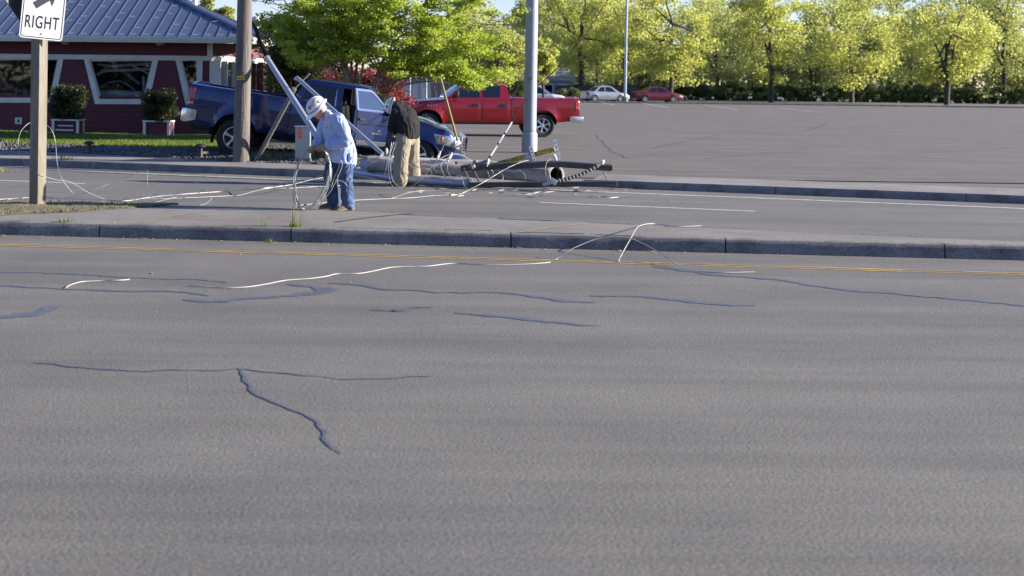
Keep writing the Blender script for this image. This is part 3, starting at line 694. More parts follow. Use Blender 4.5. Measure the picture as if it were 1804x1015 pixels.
class Shell:
    """lower body of a vehicle: x forward, -y the side the camera sees"""
    def __init__(s,x0,x1,W,sill,top,arches,plan,crown=.03,bed=None,flare=.03,lv=None):
        s.x0,s.x1,s.W,s.sill,s.top,s.arches,s.plan,s.crown,s.bed,s.flare=x0,x1,W,sill,top,arches,plan,crown,bed,flare
        s.lv=lv or [(0,-.06),(.06,-.03),(.22,-.008),(.45,.0),(.62,.008),(.72,-.004),(.86,-.018),(.95,-.035),(.985,-.06)]
    def zb(s,x):
        z=lerp_tab(s.sill,x)
        for xc,r,zc in s.arches:
            if abs(x-xc)<r: z=max(z,zc+math.sqrt(max(0,r*r-(x-xc)**2)))
        return z
    def zt(s,x): return lerp_tab(s.top,x)
    def y(s,x,z):
        a=lerp_tab(s.sill,x); t=(z-a)/(s.zt(x)-a); o=lerp_tab(s.lv,t); f=0
        for xc,r,zc in s.arches:
            d=math.hypot(x-xc,z-zc)-r
            if d>-.02: f=max(f,s.flare*max(0,1-d/.13))
        return s.W/2*lerp_tab(s.plan,x)+o+f
    def build(s,name,m,parent):
        xs=set(np.round(np.arange(s.x0,s.x1+.001,.07),3)); xs|={s.x0,s.x1}
        for xc,r,zc in s.arches:
            for k in range(25): xs.add(round(xc-r*math.cos(math.pi*k/24),4))
        if s.bed: xs|={s.bed[0],s.bed[0]+.004,s.bed[1],s.bed[1]-.004}
        xs=sorted(xs); rings=[]
        for x in xs:
            b,t=s.zb(x),s.zt(x); h=[]
            h.append((.0,b)); h.append((s.W/2*.8,b))
            for q,_ in s.lv: z=b+(t-b)*q; h.append((s.y(x,z),z))
            ye=s.y(x,t)-.03
            h.append((ye-.035,t)); 
            if s.bed and s.bed[0]+.002<x<s.bed[1]-.002: h+=[(ye-.08,t-.004),(ye-.085,t-s.bed[2]),(0,t-s.bed[2])]
            else: h+=[(ye-.14,t+s.crown*.4),(ye*.6,t+s.crown*.85),(0,t+s.crown)]
            rings.append([Vector((x,-p,z)) for p,z in h]+[Vector((x,p,z)) for p,z in reversed(h[1:-1])])
        return MB().loft(rings,True,True).build(name,m,parent,38)
    def strip(s,xs,z0,z1,off,n=6,side=-1):
        """a patch of the side surface, pushed out by off"""
        mb=MB(); vs=[]
        for x in xs:
            for j in range(n):
                a=z0(x) if callable(z0) else z0; b=z1(x) if callable(z1) else z1; z=a+(b-a)*j/(n-1); e=off if 0<j<n-1 and xs[0]<x<xs[-1] else off*.3
                vs.append((x,side*(s.y(x,z)+e),z))
        fs=[(i*n+j,i*n+j+1,(i+1)*n+j+1,(i+1)*n+j) for i in range(len(xs)-1) for j in range(n-1)]
        return mb.add(vs,fs)
def rng_(a,b,st=.06):
    k=max(2,int((b-a)/st)); return [a+(b-a)*i/k for i in range(k+1)]
def cab(parent,side,roofz,belt,wb,tumble,outer,holes,roof,m,glass,frontglass,rearx,wind,thick=.045,skip=(),gnames='side_window'):
    """greenhouse: two side frames with real openings, roof skin, windscreen, back window"""
    def yf(z): return wb-max(0,z-belt)*tumble
    for sgn in (-1,1):
        MB().holed(outer,holes,thick,lambda u,v,d:Vector((u,sgn*(yf(v)-d),v))).build('cab_side',m,parent,30)
        for i,h in enumerate(holes):
            if (sgn,i) in skip: continue
            g=MB().holed(h,[],.006,lambda u,v,d:Vector((u,sgn*(yf(v)-.012-d),v))).build(gnames,glass,parent,0)
    # roof
    rings=[]
    for x,z in roof:
        y=yf(z)-.002; rings.append([Vector((x,-y,z-.03)),Vector((x,-y+.03,z)),Vector((x,-y*.6,z+.022)),Vector((x,0,z+.03)),Vector((x,y*.6,z+.022)),Vector((x,y-.03,z)),Vector((x,y,z-.03))])
    n=7; mb=MB(); vs=[p for r in rings for p in r]+[p-Vector((0,0,.05)) for r in rings for p in r]; k=len(rings)*n
    fs=[(i*n+j,i*n+j+1,(i+1)*n+j+1,(i+1)*n+j) for i in range(len(rings)-1) for j in range(n-1)]; fs+=[tuple(q+k for q in reversed(f)) for f in fs]
    for j in range(n-1): fs.append((j,j+1,k+j+1,k+j)); e=(len(rings)-1)*n; fs.append((e+j,e+j+1,k+e+j+1,k+e+j))
    mb.add(vs,fs).build('roof',m,parent,50)
    (xa,za),(xb,zb)=wind; ya,yb=yf(za)-.03,yf(zb)-.05
    mb=MB(); mb.quad(*[Vector((xa,-ya,za)),Vector((xa+.05,-ya*.5,za)),Vector((xa+.07,0,za)),Vector((xa+.05,ya*.5,za)),Vector((xa,ya,za)),Vector((xb,yb,zb)),Vector((xb+.04,0,zb)),Vector((xb,-yb,zb))]); mb.build('windscreen',frontglass,parent,0)
    (xa,za),(xb,zb)=rearx; ya,yb=yf(za)-.02,yf(zb)-.02
    def rp(u,v,d): t=(v-za)/(zb-za); return Vector((xa+(xb-xa)*t+d,u,v))
    hz0,hz1=za+(zb-za)*.18,za+(zb-za)*.80
    mb=MB(); mb.holed([(-ya,za),(ya,za),(yb,zb),(-yb,zb)],[[(-ya*.72,hz0),(ya*.72,hz0),(yb*.78,hz1),(-yb*.78,hz1)]],.04,rp); mb.build('cab_back',m,parent,0)
    mb=MB().holed([(-ya*.72,hz0),(ya*.72,hz0),(yb*.78,hz1),(-yb*.78,hz1)],[],.005,lambda u,v,d:rp(u,v,.015+d)); mb.build('rear_window',glass,parent,0)
    return yf
def well(parent,xc,zc,r,W,name='wheel_well'):
    for sg in (-1,1):
        mb=MB(); P=[]
        for k in range(17):
            a=math.pi*k/16-.0; P.append((xc-r*math.cos(a),zc+r*math.sin(a)))
        vs=[(x,sg*(W/2-.05),z) for x,z in P]+[(x,sg*(W/2-.42),z) for x,z in P]; n=17
        mb.add(vs,[(i,i+1,n+i+1,n+i) for i in range(n-1)]+[tuple(range(n,2*n))])
        mb.build(name,MT['black'],parent,50)
def bench(parent,x,z,W,name='seat'):
    for sy in (-.4,.4):
        mb=MB(); mb.box((x,sy,z+.08),(.5,.52,.16)); mb.box((x-.27,sy,z+.42),(.14,.5,.62),Matrix.Rotation(-.2,3,'Y')); mb.box((x-.36,sy,z+.83),(.1,.26,.18)); mb.build(name,MT['seat'],parent,30,.03)
# ---------------------------------------------------------------- crashed blue pickup
MT['bluepaint']=paint('blue_paint',(.010,.022,.092),.22,.4,dirt=((.016,.032,.10),.5,.8))
rear=at(413,243,34.25)
PITCH=math.radians(7.7); YAW=math.radians(-8)
TB=thing('crashed_pickup','crumpled dark blue pickup truck, nose down over the kerb, its passenger door hanging open','pickup')
wbase=4.28; WID=2.02
Mb=Matrix.Translation(rear)@Matrix.Rotation(YAW,4,'Z')@Matrix.Rotation(PITCH,4,'Y')@Matrix.Translation((0,WID/2-.06,-.42))
TB.matrix_world=Mb
A=[(0,.53,.46),(wbase,.55,.50)]
sh=Shell(-1.20,5.08,WID,[(-1.2,.62),(-.6,.58),(.5,.64),(1.2,.62),(3.6,.60),(4.8,.62),(5.08,.68)],[(-1.2,1.53),(1.20,1.53),(1.26,1.50),(3.45,1.50),(3.75,1.50),(4.3,1.44),(4.8,1.33),(5.0,1.22),(5.08,1.08)],A,
  [(-1.2,.975),(-1.0,.995),(0,1),(3.5,1),(4.4,.985),(4.8,.955),(5.0,.90),(5.08,.85)],.05,(-1.12,1.14,.5),.045)
body=sh.build('body',MT['bluepaint'],TB)
for v in body.data.vertices:                     # the crash: buckled hood and wings towards the nose
    k=smooth01((v.co.x-3.9)/1.1)
    if k>0:
        q=noise.noise_vector(Vector((v.co.x*2.3,v.co.y*1.6,v.co.z*1.9))); r_=abs(noise.noise(Vector((v.co.x*3.4+v.co.y,v.co.y*1.3,7))))
        v.co+=Vector((-.05*k*abs(q.x),.035*k*q.y,(.075*k*(.35-r_) if v.co.z>1.0 else .02*k*q.z)))
for xc,r,zc in A: well(TB,xc,zc,r-.012,WID)
# bed-to-cab gap, doors, creases
sh.strip([1.185,1.20,1.225],lambda x:.64,lambda x:1.50,.004,8).build('bed_gap',MT['black'],TB,0)
sh.strip(rng_(1.24,2.22),.70,1.485,.009,10).build('rear_door',MT['bluepaint'],TB,30)
sh.strip(rng_(-1.1,-.55),1.02,1.035,.012,3).build('crease',MT['bluepaint'],TB,0); sh.strip(rng_(.55,1.17),1.0,1.015,.012,3).build('crease',MT['bluepaint'],TB,0)
# cab
belt=1.50; rz=2.03
outer=[(1.22,belt-.02),(3.78,belt-.02),(3.72,belt+.02),(3.02,rz-.06),(2.86,rz-.015),(1.60,rz-.015),(1.45,rz-.05),(1.24,belt+.05)]
outer=[(1.24,.80),(2.25,.80),(2.25,belt-.02),(2.25,.64),(3.50,.64),(3.55,belt-.02),(3.72,belt+.02),(3.02,rz-.06),(2.86,rz-.015),(1.60,rz-.015),(1.45,rz-.05),(1.24,belt+.05)]
outer=[(1.24,.66),(3.60,.66),(3.66,belt+.02),(3.02,rz-.06),(2.86,rz-.015),(1.62,rz-.015),(1.47,rz-.05),(1.24,belt+.05)]
qwin=[(1.40,belt+.05),(2.20,belt+.05),(2.20,rz-.12),(1.60,rz-.12),(1.54,rz-.16)]
dopen=[(2.36,.74),(3.44,.74),(3.48,belt-.02),(3.50,belt+.05),(2.94,rz-.10),(2.36,rz-.10)]
# the body shell stands over the door opening, so the near side is cut open
def cut_open(o,x0,x1,z0,z1):
    bm=bmesh.new(); bm.from_mesh(o.data)
    d=[f for f in bm.faces if x0<f.calc_center_median().x<x1 and (f.calc_center_median().z>z0) and f.calc_center_median().z<z1+.3 and f.calc_center_median().y<WID]
    bmesh.ops.delete(bm,geom=d,context='FACES'); bm.to_mesh(o.data); bm.free()
cut_open(body,2.36,3.45,.72,1.6)
yf=cab(TB,-1,rz,belt,WID/2-.045,.30,outer,[qwin,dopen],[(1.49,rz-.045),(1.62,rz),(2.3,rz+.01),(2.86,rz-.005),(3.02,rz-.055)],MT['bluepaint'],MT['tint'],MT['clearglass'],((1.27,belt),(1.49,rz-.04)),((3.70,belt+.02),(3.03,rz-.06)),skip=((-1,1),(1,1)))
# far door below its window
MB().holed([(2.30,.70),(3.48,.70),(3.5,belt+.03),(2.30,belt+.03)],[],.05,lambda u,v,d:Vector((u,(WID/2-.03)-d,v))).build('driver_door',MT['bluepaint'],TB,0)
MB().holed([(2.38,belt+.05),(3.48,belt+.05),(2.93,rz-.11),(2.38,rz-.11)],[],.005,lambda u,v,d:Vector((u,yf(v)-.02-d,v))).build('side_window',MT['clearglass'],TB,0)
MB().box((2.4,0,.70),(2.3,1.8,.06)).build('cab_floor',MT['black'],TB,0)
bench(TB,2.62,.78,WID); bench(TB,1.75,.80,WID)
mb=MB(); mb.box((3.42,0,1.32),(.34,1.75,.36)); mb.build('dashboard',MT['seat'],TB,30,.05)
M=Matrix.Translation((3.12,.42,1.40))@Matrix.Rotation(math.radians(65),4,'Y')
mb=MB(); mb.tube([M@Vector((.19*math.cos(a),.19*math.sin(a),0)) for a in np.linspace(0,6.283,25)],.017,7); mb.bar(M@Vector((-.18,0,0)),M@Vector((.18,0,0)),.03); mb.bar(M@Vector((0,0,0)),M@Vector((0,0,.3)),.05); mb.build('steering_wheel',MT['black'],TB,60)
# passenger door swung open about its front edge
hx=3.50; DM=Matrix.Translation((hx,-(WID/2-.02),0))@Matrix.Rotation(math.radians(55),4,'Z')
door=bpy.data.objects.new('open_door',None); COL.objects.link(door); door.parent=TB; door.matrix_local=DM; door['label']='passenger door swung wide open'
def dy(z):
    return -(.02 if z<belt else .02-(z-belt)*.30)
dl=1.14
lower=[(-dl,.72),(-.03,.72),(0,belt-.02),(.06,belt+.03),(-dl,belt+.03)]
MB().holed(lower,[],.10,lambda u,v,d:Vector((u,-.03+d+.025*(1-((v-1.05)/.45)**2)*-1,v))).build('door_panel',MT['bluepaint'],door,0,.02)
fo=[(-dl,belt+.02),(.06,belt+.02),(-.50,rz-.075),(-.62,rz-.03),(-dl,rz-.03)]
fi=[(-dl+.06,belt+.06),(-.04,belt+.06),(-.54,rz-.12),(-.64,rz-.085),(-dl+.06,rz-.085)]
def dsl(u,v,d): return Vector((u,-.02+(v-belt)*.30+d,v))
MB().holed(fo,[fi],.05,dsl).build('window_frame',MT['bluepaint'],door,0)
MB().holed(fi,[],.006,lambda u,v,d:dsl(u,v,.012+d)).build('side_window',glassmat('door_glass',(.03,.04,.06),.13,.45),door,0)
mb=MB(); mb.box((-dl+.13,-.072,1.33),(.17,.03,.045)); mb.build('handle',MT['tyre'],door,0,.01)
mb=MB(); mb.box((-.02,-.20,1.56),(.10,.24,.22)); mb.bar((-.03,-.04,1.52),(-.02,-.16,1.54),.05); mb.build('wing_mirror',MT['black'],door,30,.03)
mb=MB(); x=-.62
for k in range(9): mb.box((x+.045*k,-.066,1.03),(.03,.012,.035 if k%3 else .02)); 
mb.build('badge',MT['chrome'],door,0)
mb=MB(); mb.box((-.56,-.045,.80),(1.06,.03,.10)); mb.build('side_moulding',MT['black'],door,0,.01)
mb=MB(); mb.bar((-dl+.02,-.062,1.235),(-.04,-.062,1.235),.012,.016); mb.build('crease',MT['bluepaint'],door,0)
mb=MB(); mb.box((-.6,.085,1.1),(.95,.03,.5)); mb.build('inner_trim',MT['seat'],door,0,.02)
# tail lamp, bumpers, lamps, grille
tl=sh.strip(rng_(-1.197,-1.06,.02),1.10,1.46,.016,8); tl.add([(-1.215,-.98,1.10),(-1.215,-.80,1.10),(-1.215,-.80,1.46),(-1.215,-.98,1.46)],[(0,1,2,3)]); t_=tl.build('tail_lamp',MT['redlens'],TB,0)
sh.strip(rng_(-1.196,-1.08,.02),1.05,1.12,.018,3).build('reverse_lens',MT['clearlens'],t_,0)
mb=MB(); rings=[]
for y in (-1.02,-.99,-.8,0,.8,.99,1.02):
    x=-1.36 if abs(y)<.9 else (-1.33 if abs(y)<1 else -1.24); rings.append([Vector((x+px,y,pz)) for px,pz in ((0,.66),(0,.88),(.03,.94),(.28,.94),(.28,.70),(.05,.62))])
mb.loft(rings,True,True).build('rear_bumper',MT['chrome'],TB,40,.01)
mb=MB(); mb.box((-.2,0,.55),(1.9,.9,.16)); mb.box((-.85,-.5,.5),(.35,.3,.2)); mb.box((-.7,.3,.45),(.5,.4,.22)); mb.tube([(0,-.85,.42),(0,.85,.42)],.07,8); mb.ball((0,0,.42),.17); mb.tube([(-1.1,-.62,.50),(-.5,-.62,.5),(.6,-.5,.5)],.04,8); mb.box((2.3,0,.56),(3.6,.9,.14)); mb.build('chassis',MT['black'],TB,40)
mb=MB(); mb.quad((-.50,-.98,.66),(-.50,-.70,.66),(-.56,-.70,.22),(-.56,-.98,.22)); mb.quad((-.485,-.98,.66),(-.485,-.70,.66),(-.545,-.70,.22),(-.545,-.98,.22)); mb.build('mud_flap',MT['black'],TB,0)
wheel(TB,(0,-(WID/2-.14),.42),.43,.30,.255,-1); wheel(TB,(0,(WID/2-.14),.42),.43,.30,.255,1)
wf=wheel(TB,(wbase-.02,-(WID/2-.18),.66),.42,.28,.25,-1); wf.rotation_euler=(0,0,math.radians(-16)); wheel(TB,(wbase,(WID/2-.16),.62),.42,.28,.25,1)
# crushed nose: grille shell leaning forward, lamps, chrome bumper bent up
def nose(y): return 5.06-.20*(abs(y)/1.0)**2.4
mb=MB(); rings=[]
for y in np.linspace(-.62,.62,9): x=nose(y)+.10; rings.append([Vector((x-.03,y,1.30)),Vector((x+.10,y,1.22)),Vector((x+.13,y,.86)),Vector((x-.05,y,.84))])
mb.loft(rings,True,True).build('grille_shell',MT['chrome'],TB,30,.01)
mb=MB()
for k in range(5): mb.bar((5.27,-.5,.92+.06*k),(5.27,.5,.92+.06*k),.025)
mb.bar((5.28,0,.88),(5.28,0,1.2),.05); mb.build('grille_bar',MT['bluepaint'],TB,0)
for sg in (-1,1):
    rings=[]
    for t,yy,xx in ((0,.58,5.17),(.3,.78,5.15),(.6,.905,5.07),(.85,.985,4.93),(1,1.03,4.72)):
        z0,z1=.90+.10*t,1.20+.01*t; rings.append([Vector((xx-.14,sg*(yy-.04),z0)),Vector((xx,sg*yy,z0)),Vector((xx+.022,sg*(yy+.012),(z0+z1)/2)),Vector((xx-.03,sg*(yy-.004),z1)),Vector((xx-.16,sg*(yy-.05),z1))])
    hl=MB().loft(rings,True,True).build('headlight',MT['clearlens'],TB,40)
    for q,(yy,xx) in enumerate(((.74,5.155),(.92,5.05))): MB().ball((xx,sg*(yy-.0),1.06),.075,12,8,(.5,.7,1)).build('bulb_reflector',MT['chrome'],hl,60)
    MB().ball((4.755,sg*1.012,1.10),.055,10,8,(1,.5,1.5)).build('amber_marker',MT['amber'],hl,60)
mb=MB(); rings=[]
for y in np.linspace(-1.0,1.0,13):
    x=nose(y)+.20-.10*(abs(y)>.95); j=.03*noise.noise(Vector((y*3,0,0))); rings.append([Vector((x-.25,y,.86)),Vector((x-.02+j,y,.86)),Vector((x+.06+j,y,.78)),Vector((x+.04+j,y,.66)),Vector((x-.2,y,.66))])
mb.loft(rings,True,True).build('bumper_cover',MT['bluepaint'],TB,40)
mb=MB(); rings=[]
for y in np.linspace(-1.03,1.03,15):
    x=nose(y)+.22-.16*(abs(y)>.97); j=.05*noise.noise(Vector((y*2.5,2,0))); rings.append([Vector((x-.15,y,.68)),Vector((x+.03+j,y,.67)),Vector((x+.05+j,y,.56)),Vector((x+.0+j*.5,y,.44)),Vector((x-.12,y,.42))])
mb.loft(rings,True,True).build('front_bumper',MT['chrome'],TB,40)
# buckled fender edge over the front wheel
mb=MB(); P=[]
for k in range(14):
    a=math.pi*(.02+.8*k/13); x=wbase-.555*math.cos(a); z=.50+.56*math.sin(a); P.append(Vector((x,-(sh.y(x,z)+.012+.03*abs(noise.noise(Vector((k*.8,1,1))))),z)))
mb.tube(P,.02,6); mb.build('fender_lip',MT['bluepaint'],TB,60)
# ---------------------------------------------------------------- red pickup
MT['redpaint']=paint('red_paint',(.25,.004,.009),.3,.25)
TR=thing('red_pickup','clean bright red crew cab pickup parked on the lot behind the fallen pole','pickup')
rw=gr(957,242.5,.0); s_=FPX/rw.y
TR.scale=(1.075,1.075,1.075); TR.location=(rw.x-.12,rw.y+1.0,0); TR.rotation_euler=(0,0,math.radians(180+5))
# local: x forward (towards photo left), rear axle at 0; camera sees its +y side, so mirror y by building both
wb2=3.98; W2=2.0; A2=[(0,.50,.44),(wb2,.50,.44)]
sr=Shell(-1.28,wb2+.93,W2,[(-1.28,.60),(-.55,.52),(.6,.48),(3.3,.46),(4.4,.46),(4.91,.52)],[(-1.28,1.36),(1.08,1.36),(1.10,1.32),(3.2,1.28),(3.6,1.26),(4.4,1.20),(4.75,1.10),(4.91,.95)],A2,
  [(-1.28,.965),(-1.1,.99),(0,1),(3.6,1),(4.4,.975),(4.7,.93),(4.91,.84)],.05,(-1.2,1.02,.5),.04)
sr.build('body',MT['redpaint'],TR)
for xc,r,zc in A2: well(TR,xc,zc,r-.012,W2)
b2=1.30; r2=1.93
out=[(1.10,b2-.04),(3.35,b2-.06),(3.42,b2-.02),(2.62,r2-.06),(2.42,r2-.015),(1.42,r2-.015),(1.28,r2-.06)]
h1=[(1.50,b2+.06),(2.10,b2+.05),(2.10,r2-.115),(1.54,r2-.115),(1.47,r2-.17)]
h2=[(2.20,b2+.05),(3.18,b2+.03),(3.14,b2+.10),(2.62,r2-.14),(2.48,r2-.115),(2.20,r2-.115)]
cab(TR,1,r2,b2,W2/2-.05,.30,out,[h1,h2],[(1.29,r2-.05),(1.42,r2),(2.0,r2+.012),(2.42,r2-.005),(2.62,r2-.055)],MT['redpaint'],MT['tint'],MT['tint'],((1.12,b2),(1.29,r2-.05)),((3.40,b2-.02),(2.63,r2-.06)))
for sg in (1,-1):
    sr.strip(rng_(1.16,2.14),.52,1.27,.009,9,sg).build('rear_door',MT['redpaint'],TR,30)
    sr.strip(rng_(2.17,3.25),.52,1.26,.009,9,sg).build('front_door',MT['redpaint'],TR,30)
for k,x in enumerate((1.35,2.34)):
    mb=MB(); mb.box((x,sr.y(x,1.1)+.025,1.09),(.20,.035,.10)); mb.build('door_handle',MT['black'],TR,0,.01)
mb=MB(); mb.box((2.155,W2/2-.05-.16,1.60),(.035,.02,.50),Matrix.Rotation(-.29*-1,3,'X')); mb.build('pillar_trim',MT['chrome'],TR,0)
sr.strip([1.06,1.075,1.095],.55,1.31,.004,6,1).build('bed_gap',MT['black'],TR,0)
sr.strip(rng_(1.1,3.35),.455,.50,.014,3,1).build('rocker_trim',MT['black'],TR,0)
t_=sr.strip(rng_(-1.279,-1.12,.02),.90,1.28,.016,7,1).build('tail_lamp',MT['redlens'],TR,0)
sr.strip(rng_(-1.275,-1.13,.02),.99,1.08,.02,3,1).build('reverse_lens',MT['clearlens'],t_,0)
mb=MB(); rings=[]
for y in (-.99,-.96,-.7,0,.7,.96,.99):
    x=-1.45 if abs(y)<.9 else (-1.42 if abs(y)<.98 else -1.30); rings.append([Vector((x,y,.52)),Vector((x,y,.70)),Vector((x+.03,y,.74)),Vector((x+.36,y,.74)),Vector((x+.36,y,.56)),Vector((x+.05,y,.50))])
mb.loft(rings,True,True).build('rear_bumper',MT['chrome'],TR,40,.01)
mb=MB(); rings=[]
for y in (-.95,-.9,-.5,0,.5,.9,.95):
    x=4.98-.12*(abs(y)>.85)-.04*abs(y); rings.append([Vector((x-.3,y,.50)),Vector((x,y,.50)),Vector((x+.03,y,.66)),Vector((x-.3,y,.72))])
mb.loft(rings,True,True).build('front_bumper',MT['chrome'],TR,40)
for sg in (-1,1): MB().box((4.72,sg*.82,.90),(.3,.22,.24)).build('headlight',MT['clearlens'],TR,30,.03)
MB().box((4.9,0,.88),(.06,1.2,.3)).build('grille',MT['chrome'],TR,30,.02)
mb=MB(); mb.box((2.0,0,.50),(4.6,.9,.16)); mb.tube([(0,-.85,.42),(0,.85,.42)],.06,8); mb.build('chassis',MT['black'],TR,30)
for x,n in ((0,6),(wb2,6)):
    wheel(TR,(x,W2/2-.14,.41),.405,.28,.25,1,n); wheel(TR,(x,-(W2/2-.14),.41),.405,.28,.25,-1,n)
bench(TR,2.4,.55,W2); bench(TR,1.65,.55,W2)
mb=MB(); mb.box((3.02,W2/2+.10,b2+.16),(.12,.22,.22)); mb.bar((3.05,W2/2-.06,b2+.08),(3.03,W2/2+.03,b2+.12),.05); mb.build('wing_mirror',MT['black'],TR,30,.03)
mb=MB(); x=3.70
for k in range(4): mb.box((x+.09*k,sr.y(x+.09*k,1.06)+.008,1.06),(.055,.014,.05))
mb.build('badge',MT['chrome'],TR,0)
mb=MB(); mb.bar((1.3,.0,r2+.05),(1.75,.0,r2+.05),.5,.03); mb.build('roof_rail',MT['ridgecap'],TR,0)
# ---------------------------------------------------------------- distant cars
def sedan(name,label,loc,yaw,m,L=4.7,H=1.42,W_=1.82,hood=1.0,group=None):
    T=thing(name,label,'car',loc,(0,0,yaw),group); k=L/4.7
    AA=[(.85*k,.36,.33),(3.62*k,.36,.33)]
    s=Shell(0,L,W_,[(0,.34),(.5,.22),(4.2*k,.22),(L,.30)],[(0,.86),(.12*k,.96),(.9*k,.98),(1.4*k,.96),(3.4*k,.90),(4.3*k,.78),(4.58*k,.66),(L,.52)],AA,[(0,.82),(.2*k,.93),(.7*k,1),(3.6*k,1),(4.3*k,.93),(4.6*k,.82),(L,.72)],.06,None,.02)
    s.build('body',m,T)
    for xc,r,zc in AA: well(T,xc,zc,r-.01,W_)
    b=.93; r=H
    o_=[(.75*k,b-.02),(3.62*k,b-.10),(3.55*k,b-.04),(2.72*k,r-.06),(2.4*k,r-.015),(1.75*k,r-.015),(1.45*k,r-.06)]
    g1=[(1.12*k,b+.05),(1.92*k,b+.03),(1.92*k,r-.10),(1.75*k,r-.10),(1.52*k,r-.14)]
    g2=[(2.0*k,b+.03),(3.16*k,b-.0),(2.62*k,r-.13),(2.38*k,r-.10),(2.0*k,r-.10)]
    cab(T,-1,r,b,W_/2-.06,.34,o_,[g1,g2],[(1.46*k,r-.05),(1.75*k,r),(2.1*k,r+.01),(2.4*k,r-.004),(2.72*k,r-.055)],m,MT['tint'],MT['tint'],((.78*k,b),(1.47*k,r-.05)),((3.56*k,b-.04),(2.73*k,r-.06)))
    for xc,_,zc in AA:
        for sg in (-1,1): wheel(T,(xc,sg*(W_/2-.11),.32),.325,.2,.21,sg,7)
    for sg in (-1,1):
        s.strip(rng_(0.002,.3*k,.05),.66,.86,.012,4,sg).build('tail_lamp',MT['redlens'],T,0)
        s.strip(rng_(4.2*k,4.62*k,.06),.55,.68,.012,4,sg).build('headlight',MT['clearlens'],T,0)
        s.strip(rng_(1.25*k,2.2*k,.1),.30,.90,.006,6,sg).build('rear_door',m,T,30); s.strip(rng_(2.23*k,3.25*k,.1),.30,.88,.006,6,sg).build('front_door',m,T,30)
    MB().box((2.3*k,0,.25),(3.0*k,1.4,.1)).build('chassis',MT['black'],T,0)
    return T
p=at(1024,180,137); q=at(1104,180,137)
sedan('sedan','silver sedan parked by the thin pale lamp post, beyond the red pickup','car' and (p.x,136,ground_z(0,137)),.22,paint('silver_paint',(.36,.37,.40),.3,.5),L=(q.x-p.x)*1.02,H=1.5)
p=at(1112,180,139)
sedan('sedan','dark red sedan parked beyond the thin lamp post, to the right of the silver sedan',(p.x,138,ground_z(0,138)),.12,paint('maroon_paint',(.13,.010,.018),.3,.3),L=4.6,H=1.45)
p=at(992,175,112)
sedan('sedan','white car nosing out behind the bed of the red pickup, left of the silver sedan',(p.x-4.3,112,.28),-.12,paint('white_paint',(.78,.78,.76),.3,.05),L=4.5,H=1.55)
# ================================================================ POLES, SIGN, WRECKAGE
MT['oldwood']=mat('weathered_pole',(.145,.126,.115),.85,0,.35,5,.7,30,dirt=((.06,.045,.04),.7,9),stretch=(1,1,.10))
MT['postwood']=mat('post_timber',(.19,.175,.14),.85,0,.22,9,.5,40,dirt=((.11,.09,.05),.8,3),stretch=(1,1,.15))
MT['logwood']=mat('grey_log',(.36,.345,.34),.85,0,.4,5,.8,25,dirt=((.09,.08,.075),.75,6),stretch=(.12,1,1))
MT['armwood']=mat('creosote_arm',(.075,.07,.07),.8,0,.4,6,.6,40,stretch=(.12,1,1))
MT['paleend']=mat('cut_end',(.42,.30,.22),.85,0,.25,18)
MT['charred']=mat('charred_hollow',(.005,.0045,.0045),.95,0,.3,12,.3,30,.1)
MT['galv']=mat('galvanised_steel',(.40,.44,.50),.38,.6,.12,5,.1,60,dirt=((.30,.33,.38),.5,3))
MT['conduit']=mat('pale_conduit',(.30,.34,.42),.4,.35,.1,4,0,40,dirt=((.22,.25,.31),.5,2))
MT['stake']=mat('dull_brace',(.16,.155,.15),.7,.3,.25,8)
MT['greypaint']=mat('grey_pole_paint',(.29,.33,.41),.6,.1,.10,3,.08,50,dirt=((.24,.27,.32),.5,2))
MT['yellowwood']=mat('mossy_yellow_wood',(.50,.34,.06),.8,0,.45,10,.5,40,dirt=((.10,.085,.03),.85,9))
MT['whitebracket']=mat('white_bracket',(.68,.68,.66),.55,.1,.12,8)
MT['bolt']=mat('hole_dark',(.03,.03,.03),.6,.4)
MT['cable']=mat('aluminium_cable',(.34,.34,.335),.45,.2,.15,6)
MT['darkcable']=mat('dark_cable',(.010,.010,.012),.9,0,.2,6,0,40,.05)
MT['whitecable']=mat('pale_sheath',(.35,.325,.325),.6,0,.12,6)
MT['yellowtag']=mat('yellow_tag',(.62,.40,.03),.5,0,.15,20,dirt=((.3,.18,.02),.6,30))
MT['signwhite']=mat('sign_white',(.86,.86,.86),.4,0,.03,5)
MT['signback']=mat('sign_back',(.05,.055,.06),.5,.5,.2,4)
MT['signblack']=mat('sign_black',(.022,.018,.035),.45)
MT['arrowgrey']=mat('arrow_grey',(.10,.10,.115),.3,.1,.1,6)
MT['orange']=mat('orange_label',(.75,.16,.03),.5)
MT['boxgreen']=mat('cabinet_grey_green',(.33,.37,.38),.5,.05,.08,4,0,40,dirt=((.22,.25,.25),.5,2))
# --- sign post with KEEP-side sign
Z0=MED_Z+.01; base=gr(66,361,Z0); u=FPX/base.y
TS=thing('sign_post','square wooden post on the median dirt holding the white RIGHT sign','sign',base)
hp=(361-0)/u+.55
Mz=Matrix.Rotation(math.radians(56),3,'Z')
MB().box((0,0,hp/2-.15),(.168,.168,hp+.3),Mz).build('post',MT['postwood'],TS,0,.006)
